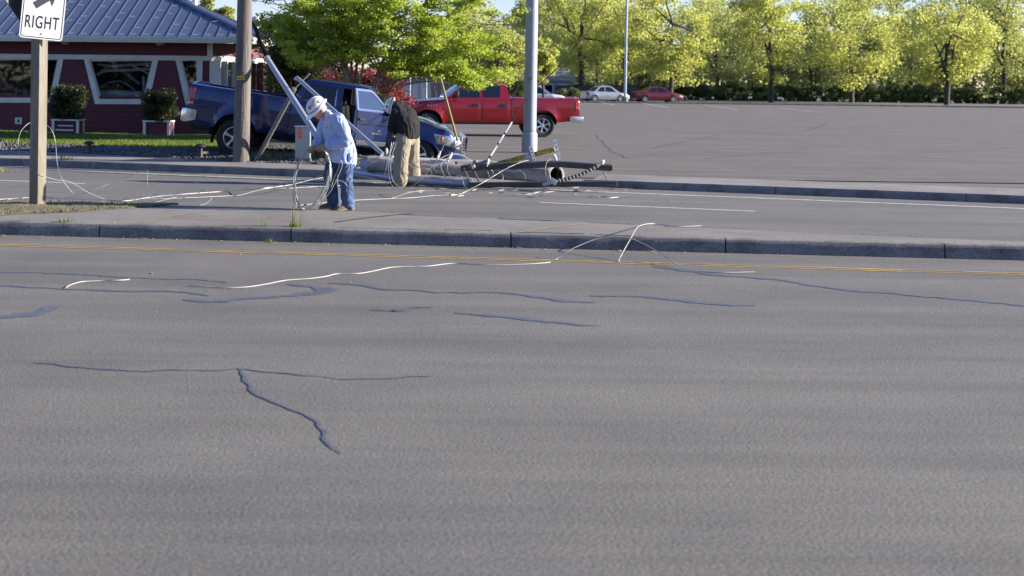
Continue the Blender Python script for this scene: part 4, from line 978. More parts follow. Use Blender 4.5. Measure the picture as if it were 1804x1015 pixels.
# plate: centre over the post, tilted a little clockwise
sw=.605; sh_=.78; tilt=math.radians(-5.0); yaw=math.radians(12)
zb_=at(75,70,base.y).z-base.z; xo=at(79,70,base.y).x-base.x
SM=Matrix.Translation((xo,-.145,zb_+sh_/2))@Matrix.Rotation(yaw,4,'Z')@Matrix.Rotation(-tilt,4,'Y')
def rrect(w_,h,r,n=6):
    P=[]
    for cx,cy,a0 in ((w_/2-r,h/2-r,0),(-w_/2+r,h/2-r,90),(-w_/2+r,-h/2+r,180),(w_/2-r,-h/2+r,270)):
        P+=[(cx+r*math.cos(math.radians(a0+90*k/n)),cy+r*math.sin(math.radians(a0+90*k/n))) for k in range(n+1)]
    return P
pl=MB().holed(rrect(sw,sh_,.045),[],.006,lambda a,b,d:SM@Vector((a,d,b))).build('sign_plate',MT['signwhite'],TS,0)
MB().holed(rrect(sw-.035,sh_-.035,.035),[rrect(sw-.058,sh_-.058,.026)],.0006,lambda a,b,d:SM@Vector((a,-.0008+d,b))).build('sign_border',MT['signblack'],pl,0)
def text_part(txt,size,wd,pos,M,m,parent,name,bold=.012,depth=.0004):
    cu=bpy.data.curves.new('t','FONT'); cu.body=txt; cu.size=size; cu.align_x='CENTER'; cu.offset=bold*size; cu.extrude=depth; cu.space_character=1.12
    o=bpy.data.objects.new('t',cu); COL.objects.link(o); bpy.context.view_layer.update()
    me=bpy.data.meshes.new_from_object(o.evaluated_get(bpy.context.evaluated_depsgraph_get())); bpy.data.objects.remove(o); me.name=name
    xs=[v.co.x for v in me.vertices]; k=wd/(max(xs)-min(xs)); c=(max(xs)+min(xs))/2
    me.transform(M@Matrix.Translation(pos)@Matrix.Rotation(math.pi/2,4,'X')@Matrix.Diagonal((k,1,1,1))@Matrix.Translation((-c,0,0)))
    me.materials.clear(); me.materials.append(m); return link(name,me,parent,0)
text_part('RIGHT',.25,.47,(.0,-.0012,-sh_/2+.155),SM,MT['signblack'],pl,'lettering',.006)
def arrow(P): return MB().holed(P,[],.0006,lambda a,b,d:SM@Vector((a,-.0008+d,b)))
ax,az=-.115,-.005          # arrow pointing up to the right
d_=Vector((.80,.60)); n_=Vector((-.60,.80)); o_=Vector((-.13,.075))
A_=[o_+n_*.05,o_+d_*.22+n_*.05,o_+d_*.20+n_*.135,o_+d_*.40,o_+d_*.20-n_*.135,o_+d_*.22-n_*.05,o_-n_*.05]
arrow([(p.x,p.y) for p in A_]).build('arrow',MT['arrowgrey'],pl,0)
mb=MB(); mb.lathe([(.0,.004),(.008,.003),(.011,0)],10,SM@Matrix.Translation((0,-.002,-sh_/2+.075))@Matrix.Rotation(math.pi/2,4,'X')); mb.build('bolt',MT['bolt'],pl,0)
# diamond marker seen from behind, on the other face of the post
DM_=Matrix.Translation((-.17,.16,zb_+.60))@Matrix.Rotation(math.radians(56),4,'Z')@Matrix.Rotation(math.radians(45),4,'Y')
MB().holed(rrect(.76,.76,.04),[],.006,lambda a,b,d:DM_@Vector((a,d,b))).build('diamond_plate',MT['signback'],TS,0)
# --- standing wooden utility pole
base=gr(424.5,282.5,.2); u=FPX/base.y
TU=thing('utility_pole','thick weathered brown wooden pole standing in the gravel in front of the blue pickup bed','pole',base)
r0,r1=29.5/u/2,26.5/u/2; rings=[]
H_p=7.5
for i in range(46):
    z=-.2+H_p*i/45; r=r0+(r1-r0)*max(z,0)/(282/u); x=(3.2/u)*z/(282/u); rings.append([Vector((x+(r+.004*noise.noise(Vector((math.cos(a)*3,math.sin(a)*3,z*.5))))*math.cos(a),r*math.sin(a),z)) for a in np.linspace(0,2*math.pi,29)[:-1]])
psh=MB().loft(rings,True,True)
z=at(425,137.5,base.y).z-base.z; M=Matrix.Translation((-.02,-r0-.004,z))
mb=MB(); mb.box((-.015,-r0*.985-.0,z),(.17,.012,.085)); tg=mb.build('pole_tag',MT['yellowtag'],TU,0)
mb=MB()
for dz in (.018,-.006): mb.box((-.02,-r0*.985-.0075,z+dz),(.13,.004,.012))
mb.build('tag_print',MT['bolt'],tg,0)
psh.mi=1
for k in range(46):
    a=random.uniform(-2.6,-.5); zz=random.uniform(.3,2.6); rr=r0-(r0-r1)*zz/3.4; psh.bar((rr*math.cos(a),rr*math.sin(a),zz),((rr+.006)*math.cos(a),(rr+.006)*math.sin(a),zz),.014,.03)
psh.build('pole_shaft',[MT['oldwood'],MT['bolt']],TU,60)
# --- riser conduit leaning over, still tied to the pole by two black cables
a=at(471,104,33.0); b=at(560,243,31.0); c=at(640,293,29.6)
o=MB().tube([a,a.lerp(b,.5),b],[.064,.066,.068],14).build('leaning_conduit',MT['conduit'],None,50,origin=b)
tag(o,'thick pale blue grey conduit leaning steeply up to the wooden pole','conduit')
mb=MB(); mb.tube([a+(a-b).normalized()*-.01,a+(a-b).normalized()*.03],.083,14); q=mb.build('conduit_collar',MT['galv'],o,50,origin=b); q.location=(0,0,0)
for k,(ox,lab) in enumerate(((-.035,'upper black cable curving from the wooden pole into the leaning conduit'),(.04,'lower black cable curving from the wooden pole into the leaning conduit'))):
    P=[at(436,39-2*k,33.3),at(445,41-2*k,33.15),at(453-3*k,52,33.1),at(459-2*k,72,33.05),a+Vector((ox,0,.03)),a.lerp(b,.05)+Vector((ox,0,0))]
    Q=[]
    for i in range(len(P)-1):
        p0,p1,p2,p3=P[max(i-1,0)],P[i],P[i+1],P[min(i+2,len(P)-1)]
        for t in np.linspace(0,1,7)[:-1]: Q.append(.5*((2*p1)+(p2-p0)*t+(2*p0-5*p1+4*p2-p3)*t*t+(3*p1-p0-3*p2+p3)*t**3))
    Q.append(P[-1]); tag(MB().tube(Q,.03,8).build('riser_cable',MT['darkcable'],None,60,origin=P[0]),lab,'cable','black riser cables at the wooden pole')
# --- bent A-frame: thin pale tube and dull brace
a=at(523,137,31.9); b=at(674,272,29.2)
TA=thing('bent_tube','thin pale metal tube slanting down past the hard hat to the road','tube',b)
MB().tube([at(520.5,139,32.0)-b,a-b,a.lerp(b,.03)-b,Vector((0,0,0))],[.036,.042,.045,.045],12).build('tube',MT['conduit'],TA,60)
a=at(519,156,32.2); b=at(452,279,33.0); b.z=.2
TB2=thing('steel_brace','dull grey steel brace propped between the wooden pole and the slanting tubes','brace',b)
MB().tube([a-b,Vector((0,0,0))],.052,10).build('brace_pipe',MT['stake'],TB2,50)
mb=MB(); d=(a-b).normalized(); mb.bar(-d*.18,d*.10,.13,.04); mb.build('foot_plate',MT['conduit'],TB2,0); mb=MB(); mb.tube([a-b-d*.02,a-b+d*.22+Vector((.12,0,.03)),a-b+d*.3+Vector((.2,0,.08))],.016,6); mb.build('tie_wire',MT['cable'],TB2,60)
# --- street light pole
base=gr(932.5,270,.0); u=FPX/base.y
TL=thing('light_pole','tall plain grey metal pole standing on the lot, in front of the red pickup bed','pole',base)
rings=[]
for i in range(12):
    z=9.5*i/11; r=(23/u/2)*(1-.018*z); rings.append([Vector((r*math.cos(a)+.0185*z*.3,r*math.sin(a),z)) for a in np.linspace(0,2*math.pi,33)[:-1]])
MB().loft(rings,True,True).build('pole_shaft',MT['greypaint'],TL,180)
r=23/u/2
MB().lathe([(r+.035,-.02),(r+.035,.55),(r+.01,.60)],32,None).build('base_sleeve',MT['greypaint'],TL,50)
z=at(935,138,base.y).z-base.z; mb=MB(); mb.box((-.02,-r*.96,z),(.10,.012,.10)); mb.build('number_plate',MT['stake'],TL,0)
# thin far lamp post
p=at(1101,177,134); T=thing('lamp_post','thin pale lamp post far across the lot beside the silver sedan','lamp post',(p.x,134,ground_z(0,134)))
MB().tube([(0,0,0),(.03,0,6),(.1,0,12)],[.13,.115,.09],12).build('post',MT['conduit'],T,60); MB().lathe([(.3,0),(.3,.5),(.22,.55)],16,None,True).build('post_footing',MT['walk'],T,40)
mb=MB(); mb.tube([(.1,0,11.9),(.9,0,12.2),(1.5,0,12.2)],.05,8); mb.box((1.6,0,12.18),(.6,.25,.12)); mb.build('lamp_head',MT['conduit'],T,40)
# --- guy guard, yellow brown
a=at(776,138,34.6); b=at(805.5,247,33.3)
o=MB().tube([b,b.lerp(a,.5),a],.027,10).build('guy_guard',mat('guy_guard_yellow',(.25,.19,.06),.6,0,.2,5),None,60,origin=b); tag(o,'thin yellow brown guy wire guard leaning from the pickup nose into the maple','guard')
# --- cabinet
base=at(533,279.5,32.85); u=FPX/base.y
TC=thing('utility_cabinet','grey green utility cabinet with orange warning stickers, behind the man holding the coil','cabinet',base,(0,0,math.radians(-6)))
w_=27/u;h=55/u
MB().box((0,.2,h/2),(w_,.4,h)).build('cabinet_body',MT['boxgreen'],TC,0,.015)
MB().box((0,.2,h+.012),(w_+.04,.45,.03)).build('cabinet_lid',MT['boxgreen'],TC,0,.008)
mb=MB(); mb.box((-w_*.02-.06,-.004,h*.80),(.085,.006,.23)); q=mb.build('warning_sticker',MT['orange'],TC,0)
mb=MB()
for k in range(5): mb.box((-w_*.02-.06,-.009,h*.80+.085-.043*k),(.07,.003,.012))
mb.build('sticker_print',MT['paleend'],q,0)
MB().box((0,.2,-.06),(w_*1.05,.44,.15)).build('cabinet_base',MT['walk'],TC,0)
# --- the fallen pole with its crossarms
TF=thing('fallen_utility_pole','broken grey utility pole lying on the road edge with two dark crossarms and brackets','fallen pole',gr(900,322,0))
org=TF.location.copy()
def L_(x,y,Y): return at(x,y,Y)-org
def log(pts,r,m,name,n=20,amp=.012,parent=TF,seed=0,cut=None):
    mb=MB(); P=[Vector(p) for p in pts]; rr=r if isinstance(r,(list,tuple)) else [r]*len(P); rings=[]; k=26
    for i in range(k+1):
        t=i/k*(len(P)-1); j=min(int(t),len(P)-2); f=t-j; c=P[j].lerp(P[j+1],f); R_=rr[j]+(rr[j+1]-rr[j])*f
        d=(P[j+1]-P[j]).normalized(); uu=Vector((0,0,1))-d*d.z; uu.normalize(); vv=d.cross(uu)
        rings.append([c+(uu*math.cos(a)+vv*math.sin(a))*(R_+amp*noise.noise(Vector((math.cos(a)*2.2+seed,math.sin(a)*2.2,i*.35)))) for a in np.linspace(0,2*math.pi,n+1)[:-1]])
    if cut is not None:
        e_=P[-1]; d=(P[-1]-P[-2]).normalized(); n_=Vector(cut).normalized(); rings[-1]=[p-d*((p-e_).dot(n_)/d.dot(n_)) for p in rings[-1]]; rings[-2]=[p.lerp(q,.15) for p,q in zip(rings[-2],rings[-1])]
        c_=sum(rings[-1],Vector())/n; rings.append([c_.lerp(p,.86) for p in rings[-1]]); rings.append([c_.lerp(p,.6)-d*.55 for p in rings[-2]])
    return mb.loft(rings,True,True).build(name,m,parent,60)
CUT=Vector((.62,-.78,.05)).normalized()
pA=[L_(648,289,28.9),L_(745,293,28.75),L_(835,297,28.7),L_(981,308,28.3)]
shaft=log(pA,[.155,.168,.168,.170],MT['logwood'],'pole_shaft',28,.02,TF,0,CUT)
d=(pA[3]-pA[2]).normalized(); e=pA[3]
mb=MB(); uu=Vector((0,0,1))-d*d.z; uu.normalize(); vv=d.cross(uu); rings=[]
for t,rr_ in ((-.004,.128),(-.20,.112),(-.42,.09)):
    q=[e+(uu*math.cos(a)+vv*math.sin(a))*rr_*(1+.10*noise.noise(Vector((math.cos(a)*2,math.sin(a)*2,t*9)))) for a in np.linspace(0,2*math.pi,23)[:-1]]
    rings.append([p-d*((p-e).dot(CUT)/d.dot(CUT))+d*t for p in q])
mb.loft(rings,True,False); mb.add(rings[-1],[tuple(range(len(rings[-1])))])
mb.build('broken_end',MT['charred'],shaft,60)
mb=MB()
# splinters round the broken end and a torn pale sliver underneath
for k in range(26):
    a=random.uniform(0,6.28); q=e+(uu*math.cos(a)+vv*math.sin(a))*random.uniform(.08,.15); l=random.uniform(.03,.13); mb.add([q-vv*.012,q+vv*.012,q+d*l+Vector((0,0,random.uniform(-.03,.03)))-uu*.0,q+uu*.012],[(0,1,2),(1,3,2),(3,0,2)])
mb.build('splinters',MT['charred'],shaft,0)
mb=MB()
for k in range(16):
    t=random.uniform(.0,.6); q=pA[2].lerp(pA[3],t)+Vector((0,-.06,-.135-.02*random.random())); mb.bar(q,q+d*random.uniform(.15,.4)+Vector((0,random.uniform(-.03,.03),random.uniform(-.02,.03))),.03,.012)
mb.build('torn_sliver',MT['paleend'],shaft,0)
arm1=log([L_(812,297,28.35),L_(850,293,28.3),L_(985,289,28.0),L_(1077,295.5,27.7)],[.060,.062,.064,.066],MT['armwood'],'crossarm',14,.006,seed=4)
MB().ball(L_(1078.5,295.5,27.7),.060,12,8,(.12,1,1)).build('arm_end',MT['paleend'],arm1,40)
A2a,A2b=L_(824,326,27.7),L_(1087,323.5,27.3)
arm2=MB().bar(A2a,A2b,.10,.10).build('crossarm',MT['armwood'],TF,0,.012)
MB().bar(A2b,A2b+(A2b-A2a).normalized()*.008,.092).build('arm_end',MT['paleend'],arm2,0)
for (x,y,Y,x2,y2,Y2,r) in ((817,297,28.3,829,324,27.75,.020),(834,300,28.3,846,324,27.7,.020),(857,299,28.25,862,312,28.0,.018),(1062,303,27.7,1071,319,27.4,.012)):
    MB().tube([L_(x,y,Y),L_(x2,y2,Y2)],r,8).build('brace',MT['galv'] if r<.02 else MT['stake'],TF,60)
def insul(x,y,Y,h,r,name='insulator',tiltx=0):
    M=Matrix.Translation(L_(x,y,Y))@Matrix.Rotation(tiltx,4,'Y')
    pr=[(.012,0),(.012,h*.3),(r,h*.3),(r*.55,h*.42),(r,h*.5),(r*.55,h*.62),(r*.85,h*.7),(r*.4,h*.9),(.0,h)]
    MB().lathe(pr,12,M).build(name,MT['whitebracket'] if r<.05 else MT['stake'],TF,40)
for x,y,Y,h,r,tx in ((858,293,28.2,.16,.035,.2),(981,283,28.0,.15,.04,-.5),(950,293,28.1,.10,.03,.3),(789,283,28.6,.18,.035,.5),(769,283,28.6,.2,.03,.4),(832,287,28.3,.12,.05,1.2),(824,296,28.1,.16,.06,1.3),(681,272,28.7,.13,.035,.0),(1058,291,27.65,.12,.045,.6)):
    insul(x,y,Y,h,r,tiltx=tx)
# suspension string of discs
P0,P1=L_(975,320,27.2),L_(1062,287,27.5); mb=MB(); dd=(P1-P0); ql=dd.to_track_quat('Z','Y').to_matrix().to_4x4()
for k in range(24):
    t=.12+.8*k/23; c_=P0+dd*t+Vector((0,0,-.06*math.sin(math.pi*t))); r=.026 if k%2 else .042
    mb.lathe([(.008,-.02),(r,-.012),(r*.9,.012),(.008,.02)],9,Matrix.Translation(c_)@ql)
mb.tube([P0+dd*t+Vector((0,0,-.06*math.sin(math.pi*t))) for t in np.linspace(0,1,12)],.010,6)
mb.build('insulator_string',MT['stake'],TF,40)
mb=MB(); mb.box(P0,(.12,.07,.10),Matrix.Rotation(.5,3,'Y')); mb.bar(P0,P0+Vector((-.2,0,-.06)),.05,.06); mb.build('string_clamp',MT['galv'],TF,0,.01)
# mossy yellow arm with two white channel brackets
ya,yb=L_(880,288,28.6),L_(977,263,28.3)
MB().bar(ya,yb,.09,.095).build('yellow_arm',MT['yellowwood'],TF,0,.008)
for (x0,y0,x1,y1) in ((935,258,942,286),(977.5,246,985,281)):
    a,b=L_(x0,y0,28.22),L_(x1,y1,28.22); fr=MB(); d_b=(b-a).normalized(); sidev=Vector((0,1,0)).cross(d_b).normalized()
    fr.bar(a,b,.022,.075,(0,1,0)); fr=MB()
    fr.add([p+sidev*s_*.033+Vector((0,q,0)) for p in (a,b) for s_,q in ((-1,0),(1,0),(1,.05),(.8,.05),(.8,.008),(-.8,.008),(-.8,.05),(-1,.05))],[tuple(range(7,-1,-1)),tuple(range(8,16))]+[(i,(i+1)%8,8+(i+1)%8,8+i) for i in range(8)])
    br=fr.build('bracket',MT['whitebracket'],TF,0)
    mb=MB()
    for k in range(4): q=a.lerp(b,.15+.23*k); mb.box(q+Vector((0,-.002,0)),(.018,.006,.022))
    mb.build('bolt_hole',MT['bolt'],br,0)
mb=MB(); mb.bar(L_(925,277,28.25),L_(938,283,28.25),.05,.14); mb.build('arm_plate',MT['galv'],TF,0)
for k in range(9):
    q=pA[2].lerp(pA[3],.05+.09*k)+Vector((0,-.155,-.05+.05*random.random())); 
for x,y in ((804,287),(990,289),(700,283)): MB().ball(L_(x,y,28.5),.03,8,6).build('bolt_head',MT['bolt'],TF,40)
# thick wire wraps round the shaft
for x,y in ((722,285),(786,289),(963,303)):
    c=L_(x,y+8,28.72 if x<900 else 28.35); mb=MB(); mb.tube([c+Vector((.02*math.sin(a),.175*math.cos(a),.175*math.sin(a))) for a in np.linspace(0,6.28,20)],.010,6); mb.build('wire_wrap',MT['cable'],shaft,60)
# --- fallen metal mast in front of / under it, and the grey stub
a,b,c=at(612,286,29.6),at(700,303,28.4),at(828,321,27.9)
a.z=.20;b.z=.13;c.z=.085
TM=thing('fallen_mast','long pale blue metal mast lying on the road edge beneath the broken pole','mast',(b.x,b.y,0))
o2=Vector(TM.location)
MB().tube([a-o2,b-o2,c-o2],[.075,.085,.08],16).build('mast_tube',MT['conduit'],TM,60)
MB().tube([c-o2,c-o2+(c-b).normalized()*.05],.095,16).build('mast_collar',MT['galv'],TM,50)
a,b=at(640,290,29.5),at(698,289,29.0)
TG=thing('pole_stub','short fat grey stub of a broken pole lying behind the man in khaki trousers','pole stub',(b.x,b.y,0))
log([a-Vector(TG.location),b-Vector(TG.location)],[.12,.19],MT['greypaint'],'stub_shaft',22,.006,TG,3)
mb=MB()
for k in range(8):
    q=at(640,278,29.4)-Vector(TG.location)+Vector((random.uniform(-.2,.3),random.uniform(-.05,.1),random.uniform(-.03,.05))); mb.bar(q,q+Vector((random.uniform(.1,.35),0,random.uniform(-.08,.08))),.07,.025)
mb.build('torn_bark',MT['stake'],TG,0)
# ================================================================ LOOSE WIRES
def spline(P,n=8):
    P=[Vector(p) for p in P]; Q=[]
    for i in range(len(P)-1):
        p0,p1,p2,p3=P[max(i-1,0)],P[i],P[i+1],P[min(i+2,len(P)-1)]
        for t in np.linspace(0,1,n+1)[:-1]: Q.append(.5*((2*p1)+(p2-p0)*t+(2*p0-5*p1+4*p2-p3)*t*t+(3*p1-p0-3*p2+p3)*t**3))
    Q.append(P[-1]); return Q
def W3(p):
    """(x,y) on the road; (x,y,Y) at a distance; (x,y,'m') on the median"""
    if len(p)==2: return gr(p[0],p[1],.010)
    if p[2]=='m': return gr(p[0],p[1],MED_Z+.012)
    return at(*p)
def wire(pts,r,label,m='cable',name='loose_wire',extra=None):
    P=spline([W3(p) for p in pts]); mb=MB(); mb.tube(P,r*(1.3 if m=='darkcable' else .44 if P[0].y<20 else .42),6)
    if extra: extra(mb,P)
    o=mb.build(name,MT[m],None,60,origin=P[0]); return tag(o,label,'wire','loose wires after the crash')
wire([(268,481),(245,487,15.33),(222,493),(177,494.5),(144,496.5),(124,502),(115,507.5)],.011,'short hooked wire scrap lying on the near road, farthest to the left','whitecable')
def knob(mb,P): mb.ball(P[-1],.02,8,6)
wire([(330,503.5),(365,505.5),(400,507),(434.6,505.7),(469,500.6),(503.7,494),(547.5,490.7),(575,486.8),(593.7,482.6),(630.5,482),(658,477.5),(688,471.3),(722.8,469.5),(755,468.8),(800,464),(850,466.5),(912,466),(961,463),(977,458.5,16.75),(1001,442.4,16.8),(1021,432.4,16.85),(1051,421.3,16.9),(1081,417.3,16.9),(1102,419,16.85),(1125,425.5,16.8),(1165,447,16.6),(1205,473),(1260,480),(1330,479)],.0115,'long pinkish white wire snaking across the near road and arching up by the yellow line','whitecable')
wire([(1089.5,460.5),(1094,450.5,16.8),(1110,422,17.2),(1119,406,17.45),(1127,398,17.8),(1150,394,'m'),(1190,399,'m'),(1236,398,'m')],.012,'stiff white wire rising from the yellow line over the kerb at the right','whitecable')
wire([(48,219,21.45),(58,214.5,21.6),(70,214.5,21.6),(81,220,21.55),(90,228,21.5),(96,242,21.5),(98.5,259,21.5),(99.7,278,21.5),(102,295,21.5),(108.6,314,21.6),(120,331,21.7),(135,345,21.7),(160,359,'m')],.0095,'wire loop falling from behind the sign post down its right side')
wire([(48,219,21.4),(37,231,21.3),(32.7,247,21.2),(33.5,265,21.1),(40.5,282.4,21.0),(53,296,20.95),(66.5,305.5,20.9),(75,309.5,20.95),(82,312,21.1),(99.8,317,21.4),(117.5,319,21.8),(133,325.4,22.2),(155,338.7,22.7),(184,351)],.0095,'wire loop hanging in front of the sign post on its left side')
wire([(112,351),(150,340,23.5),(195,323,23.6),(213,315.5,23.6),(239.5,306.6,23.6),(252,301,23.6),(257,299.5,23.6),(260.5,303,23.5),(259.6,321,23.3),(264,332,23),(275,346.5,22.3),(295,358.7,21.8)],.009,'kinked wire peaking over the far road right of the sign post')
wire([(324,311,24.5),(346,321,24),(363.6,334,23.4),(372.5,347,22.8),(368,355,22.4),(357,361,21.8),(350,359.5,21.7),(332.6,351,22.6),(312.6,347.6,22.9),(295,351,22.6),(275,356,22.1),(255,361,21.6)],.009,'looping wire curling on the median edge, a little left of the man with the coil')
def ties(mb,P):
    for i in range(6,len(P)-8,5):
        p=P[i]; mb.tube([p,p+Vector((.05,-.02,.03)),p+Vector((.13,-.03,.075))],.006,5)
wire([(190,352.5),(222,354),(266,347.5),(332,341.5),(400,337),(452,333,25.3),(490,328.7,25.6),(515,325,25.9),(545,317.5,26.6),(573.5,311.4,27.3),(619,298,28.1),(654,283,28.3),(671,273.6,28.5)],.016,'thick cable with tie wires, slanting across the far road to the broken pole','cable','cable',ties)
wire([(-30,353),(20,350),(60,347.8),(81,349),(140,350.5),(200,351),(300,349.6),(400,345.3),(423,343.8),(446,337.5),(469,332.5),(499,332),(540,330),(577,328),(640,325)],.0115,'long straight white wire lying on the far road along the median dirt')
wire([(-30,357),(0,354),(30,350),(52,346,22.9),(75,346.5,22.9),(95,349,22.7),(98,357,22.2)],.010,'short slack wire at the foot of the sign post')
wire([(520,364),(528,362),(575,357),(624,353),(690,350),(725.5,348.5),(767,344.2)],.0115,'white wire running on the road behind the feet of the man with the coil')
def conn(mb,P): 
    for k in (6,14): mb.bar(P[k],P[k+2],.045,.04)
wire([(769,344.6),(800,343.6),(808.6,342.6),(814.7,340.6),(853,320.5,26.8),(888.7,299,27.3),(915.3,286.8,27.7),(931,282.5,28)],.0125,'taut pale wire with connectors rising from the road over the fallen crossarms','cable','loose_wire',conn)
wire([(670,341),(680,346.7),(692.5,348),(706,344),(715.7,340.6),(735,337),(762,336),(803.7,336)],.009,'thin wavy wire on the far road before the man in khaki trousers')
wire([(640,330.8),(680,331),(713,330.8),(725.5,327.7,27.6),(741.4,316.7,27.6),(756,298.4,27.6),(772,282.5,27.6),(786.6,274,27.7),(802.5,271.5,27.8),(817,275.2,28),(832,285,28.2)],.0125,'pale wire springing up in a high arch beside the khaki trousers')
wire([(903,342.6),(915.3,342.6),(938,341.7),(956,335.5),(966.7,326,27.2),(975,319.5,27.2)],.010,'short curved wire hanging from the insulator string to the road')
wire([(855,285,28.4),(862,278,29),(888,237,33),(902,215,36),(915,192,39.5),(930,172,42.5),(948,151,45),(974,128,49),(997.6,102.5,53),(1017,78,57),(1033,59,61),(1052.8,27.6,66),(1071,0,72),(1110,-60,84)],.016,'dark power line coming down past the grey pole onto the fallen crossarm','darkcable','power_line')
# pale sleeves on the last stretch of that line
pw=[o for o in COL.objects if o.name=='power_line'][0]; q=[at(862,278,29.0),at(888,237,33),at(902,215,36)]
for a,b in ((q[0].lerp(q[1],.05),q[0].lerp(q[1],.5)),(q[0].lerp(q[1],.58),q[0].lerp(q[1],.97)),(q[1].lerp(q[2],.1),q[1].lerp(q[2],.95))):
    k=MB().tube([a,b],.024,7).build('line_sleeve',MT['cable'],None,60,origin=pw.location); k.location=(0,0,0); k.parent=pw
# bundle held by the second man
wire([(690,251,27.9),(688,262,27.85),(684,280,27.8),(680,298,27.8),(677.5,308,27.9),(676,311,28)],.014,'wire end with a clamp hanging left of the khaki trousers')
wire([(694,250,27.8),(690,262,27.75),(686,280,27.7),(684.5,300,27.7),(687,318,27.8),(692,330)],.013,'inner strand of the bundle held beside the khaki trousers')
wire([(698,251,27.75),(693.5,264,27.7),(689,283,27.65),(688.5,302,27.65),(693,320,27.7),(706,331)],.012,'outer strand of the bundle held beside the khaki trousers')
wire([(640,297,28.6),(655,288,28.6),(668,277,28.6),(676,271,28.7),(684,275,28.6),(692,281,28.4),(697,287,28.4)],.012,'twisted wire draped over the grey pole stub')
wire([(756,290,28.3),(760,277,28.2),(766,285,28.2),(771,278,28.2),(775,272,28.3),(782,256,28.6)],.010,'curled wire sticking up from the fallen pole below the blue headlight')
wire([(790,278,28.3),(780,283,28.2),(777,296,28.1),(786,313,27.8),(800,312,27.7),(812,309,27.7),(818,327,27.6),(826,334)],.011,'bent wire hanging down the front of the fallen pole near its crossarm bolts')
wire([(877,300,27.9),(886,309,27.7),(884,318,27.6),(874,315,27.6),(870,311,27.7)],.010,'small pale wire hook between the two fallen crossarms')
wire([(970,280,27.9),(963,287,27.7),(961,300,27.6),(966,317,27.3),(985,318,27.3),(1005,319,27.3)],.009,'thin wire curling round the broken end of the fallen pole')
wire([(560,330),(600,326.5,27.5),(640,321),(680,326),(710,330)],.010,'wire lying flat between the two men on the far road')
# sagging far wires near the left kerb are dark shadows only

for k in range(8):
    x0=random.choice((705,745,775,800,840,905,945))+random.uniform(-8,8); y0=random.uniform(292,322); rx,ry=random.uniform(8,22),random.uniform(6,20); a0=random.uniform(0,6.28); sp=random.uniform(2.2,4.6); Yw=27.8
    P=[(x0+rx*math.cos(a0+sp*q/7)+q*1.2,y0-ry*math.sin(a0+sp*q/7),Yw-.02*q) for q in range(8)]
    wire(P,.010,'short curled wire offcut tangled on the fallen pole')
sm=mat('splinter_wood',(.33,.27,.20),.85,0,.4,12)
sw_=mat('broken_white',(.62,.61,.58),.7,0,.2,9)
for k in range(40):
    x=random.uniform(690,1115); p=gr(x,random.uniform(327,346)+ (x-700)*.012,.0); L=random.uniform(.05,.24); a=random.uniform(-.5,.5); mb=MB()
    c,s_=math.cos(a),math.sin(a); w_=random.uniform(.008,.022)
    mb.loft([[Vector((t*L*c-v*s_,t*L*s_+v*c,z+.004+lift)) for v,z in ((-w_*q,0),(w_*q,0),(w_*.5*q,.010*q),(-w_*.6*q,.013*q))] for t,q,lift in ((-.5,.25,0),(-.2,1,.0),(.25,.8,.006),(.5,.15,.015))],True,True)
    o=mb.build('wood_splinter',sm if k%3 else sw_,None,30); o.location=p; tag(o,'pale splinter lying on the road in front of the fallen pole','splinter','wood splinters on the road')
# ================================================================ TREES AND BACKGROUND
MT['bark']=mat('bark_grey',(.20,.17,.14),.9,0,.35,9,.6,30,stretch=(1,1,.2))
MT['darkbark']=mat('bark_dark',(.05,.042,.036),.9,0,.3,6,.5,20)
MT['maple']=leafmat('maple_leaf',(.23,.32,.04),(.55,.63,.10),.54,1.1,.45)
MT['redleaf']=leafmat('red_leaf',(.16,.020,.022),(.46,.12,.11),.45,2.5)
MT['bamboo']=leafmat('narrow_leaf',(.05,.065,.015),(.17,.18,.05),.4,1.4)
MT['olive']=leafmat('olive_leaf',(.30,.34,.09),(.56,.58,.20),.55,.35)
MT['yellowgreen']=leafmat('spring_leaf',(.36,.40,.08),(.68,.68,.21),.58,.3)
MT['deep']=leafmat('deep_leaf',(.06,.09,.03),(.17,.20,.07),.35,.4)
def limb(mb,a,b,r0,r1,wob=.08,n=7,sag=0):
    a,b=Vector(a),Vector(b); L=(b-a).length; P=[];R_=[]
    for i in range(n+1):
        t=i/n; p=a.lerp(b,t)+Vector((noise.noise(a*3+Vector((t*2.5,0,0))),noise.noise(a*3+Vector((0,t*2.5,5))),0))*wob*L*math.sin(math.pi*t)
        p.z+=sag*L*math.sin(math.pi*t); P.append(p); R_.append(r0+(r1-r0)*t)
    mb.tube(P,R_,7); return P
# --- the bright multi-stemmed maple
base=at(618,232,40.5); base.z=.28
T=thing('maple_tree','bright yellow green multi stemmed maple spreading over the crumpled blue pickup','tree',base)
px=lambda x,y,dy=0:at(x,y,40.5+dy)-base
mb=MB(); clumps=[]
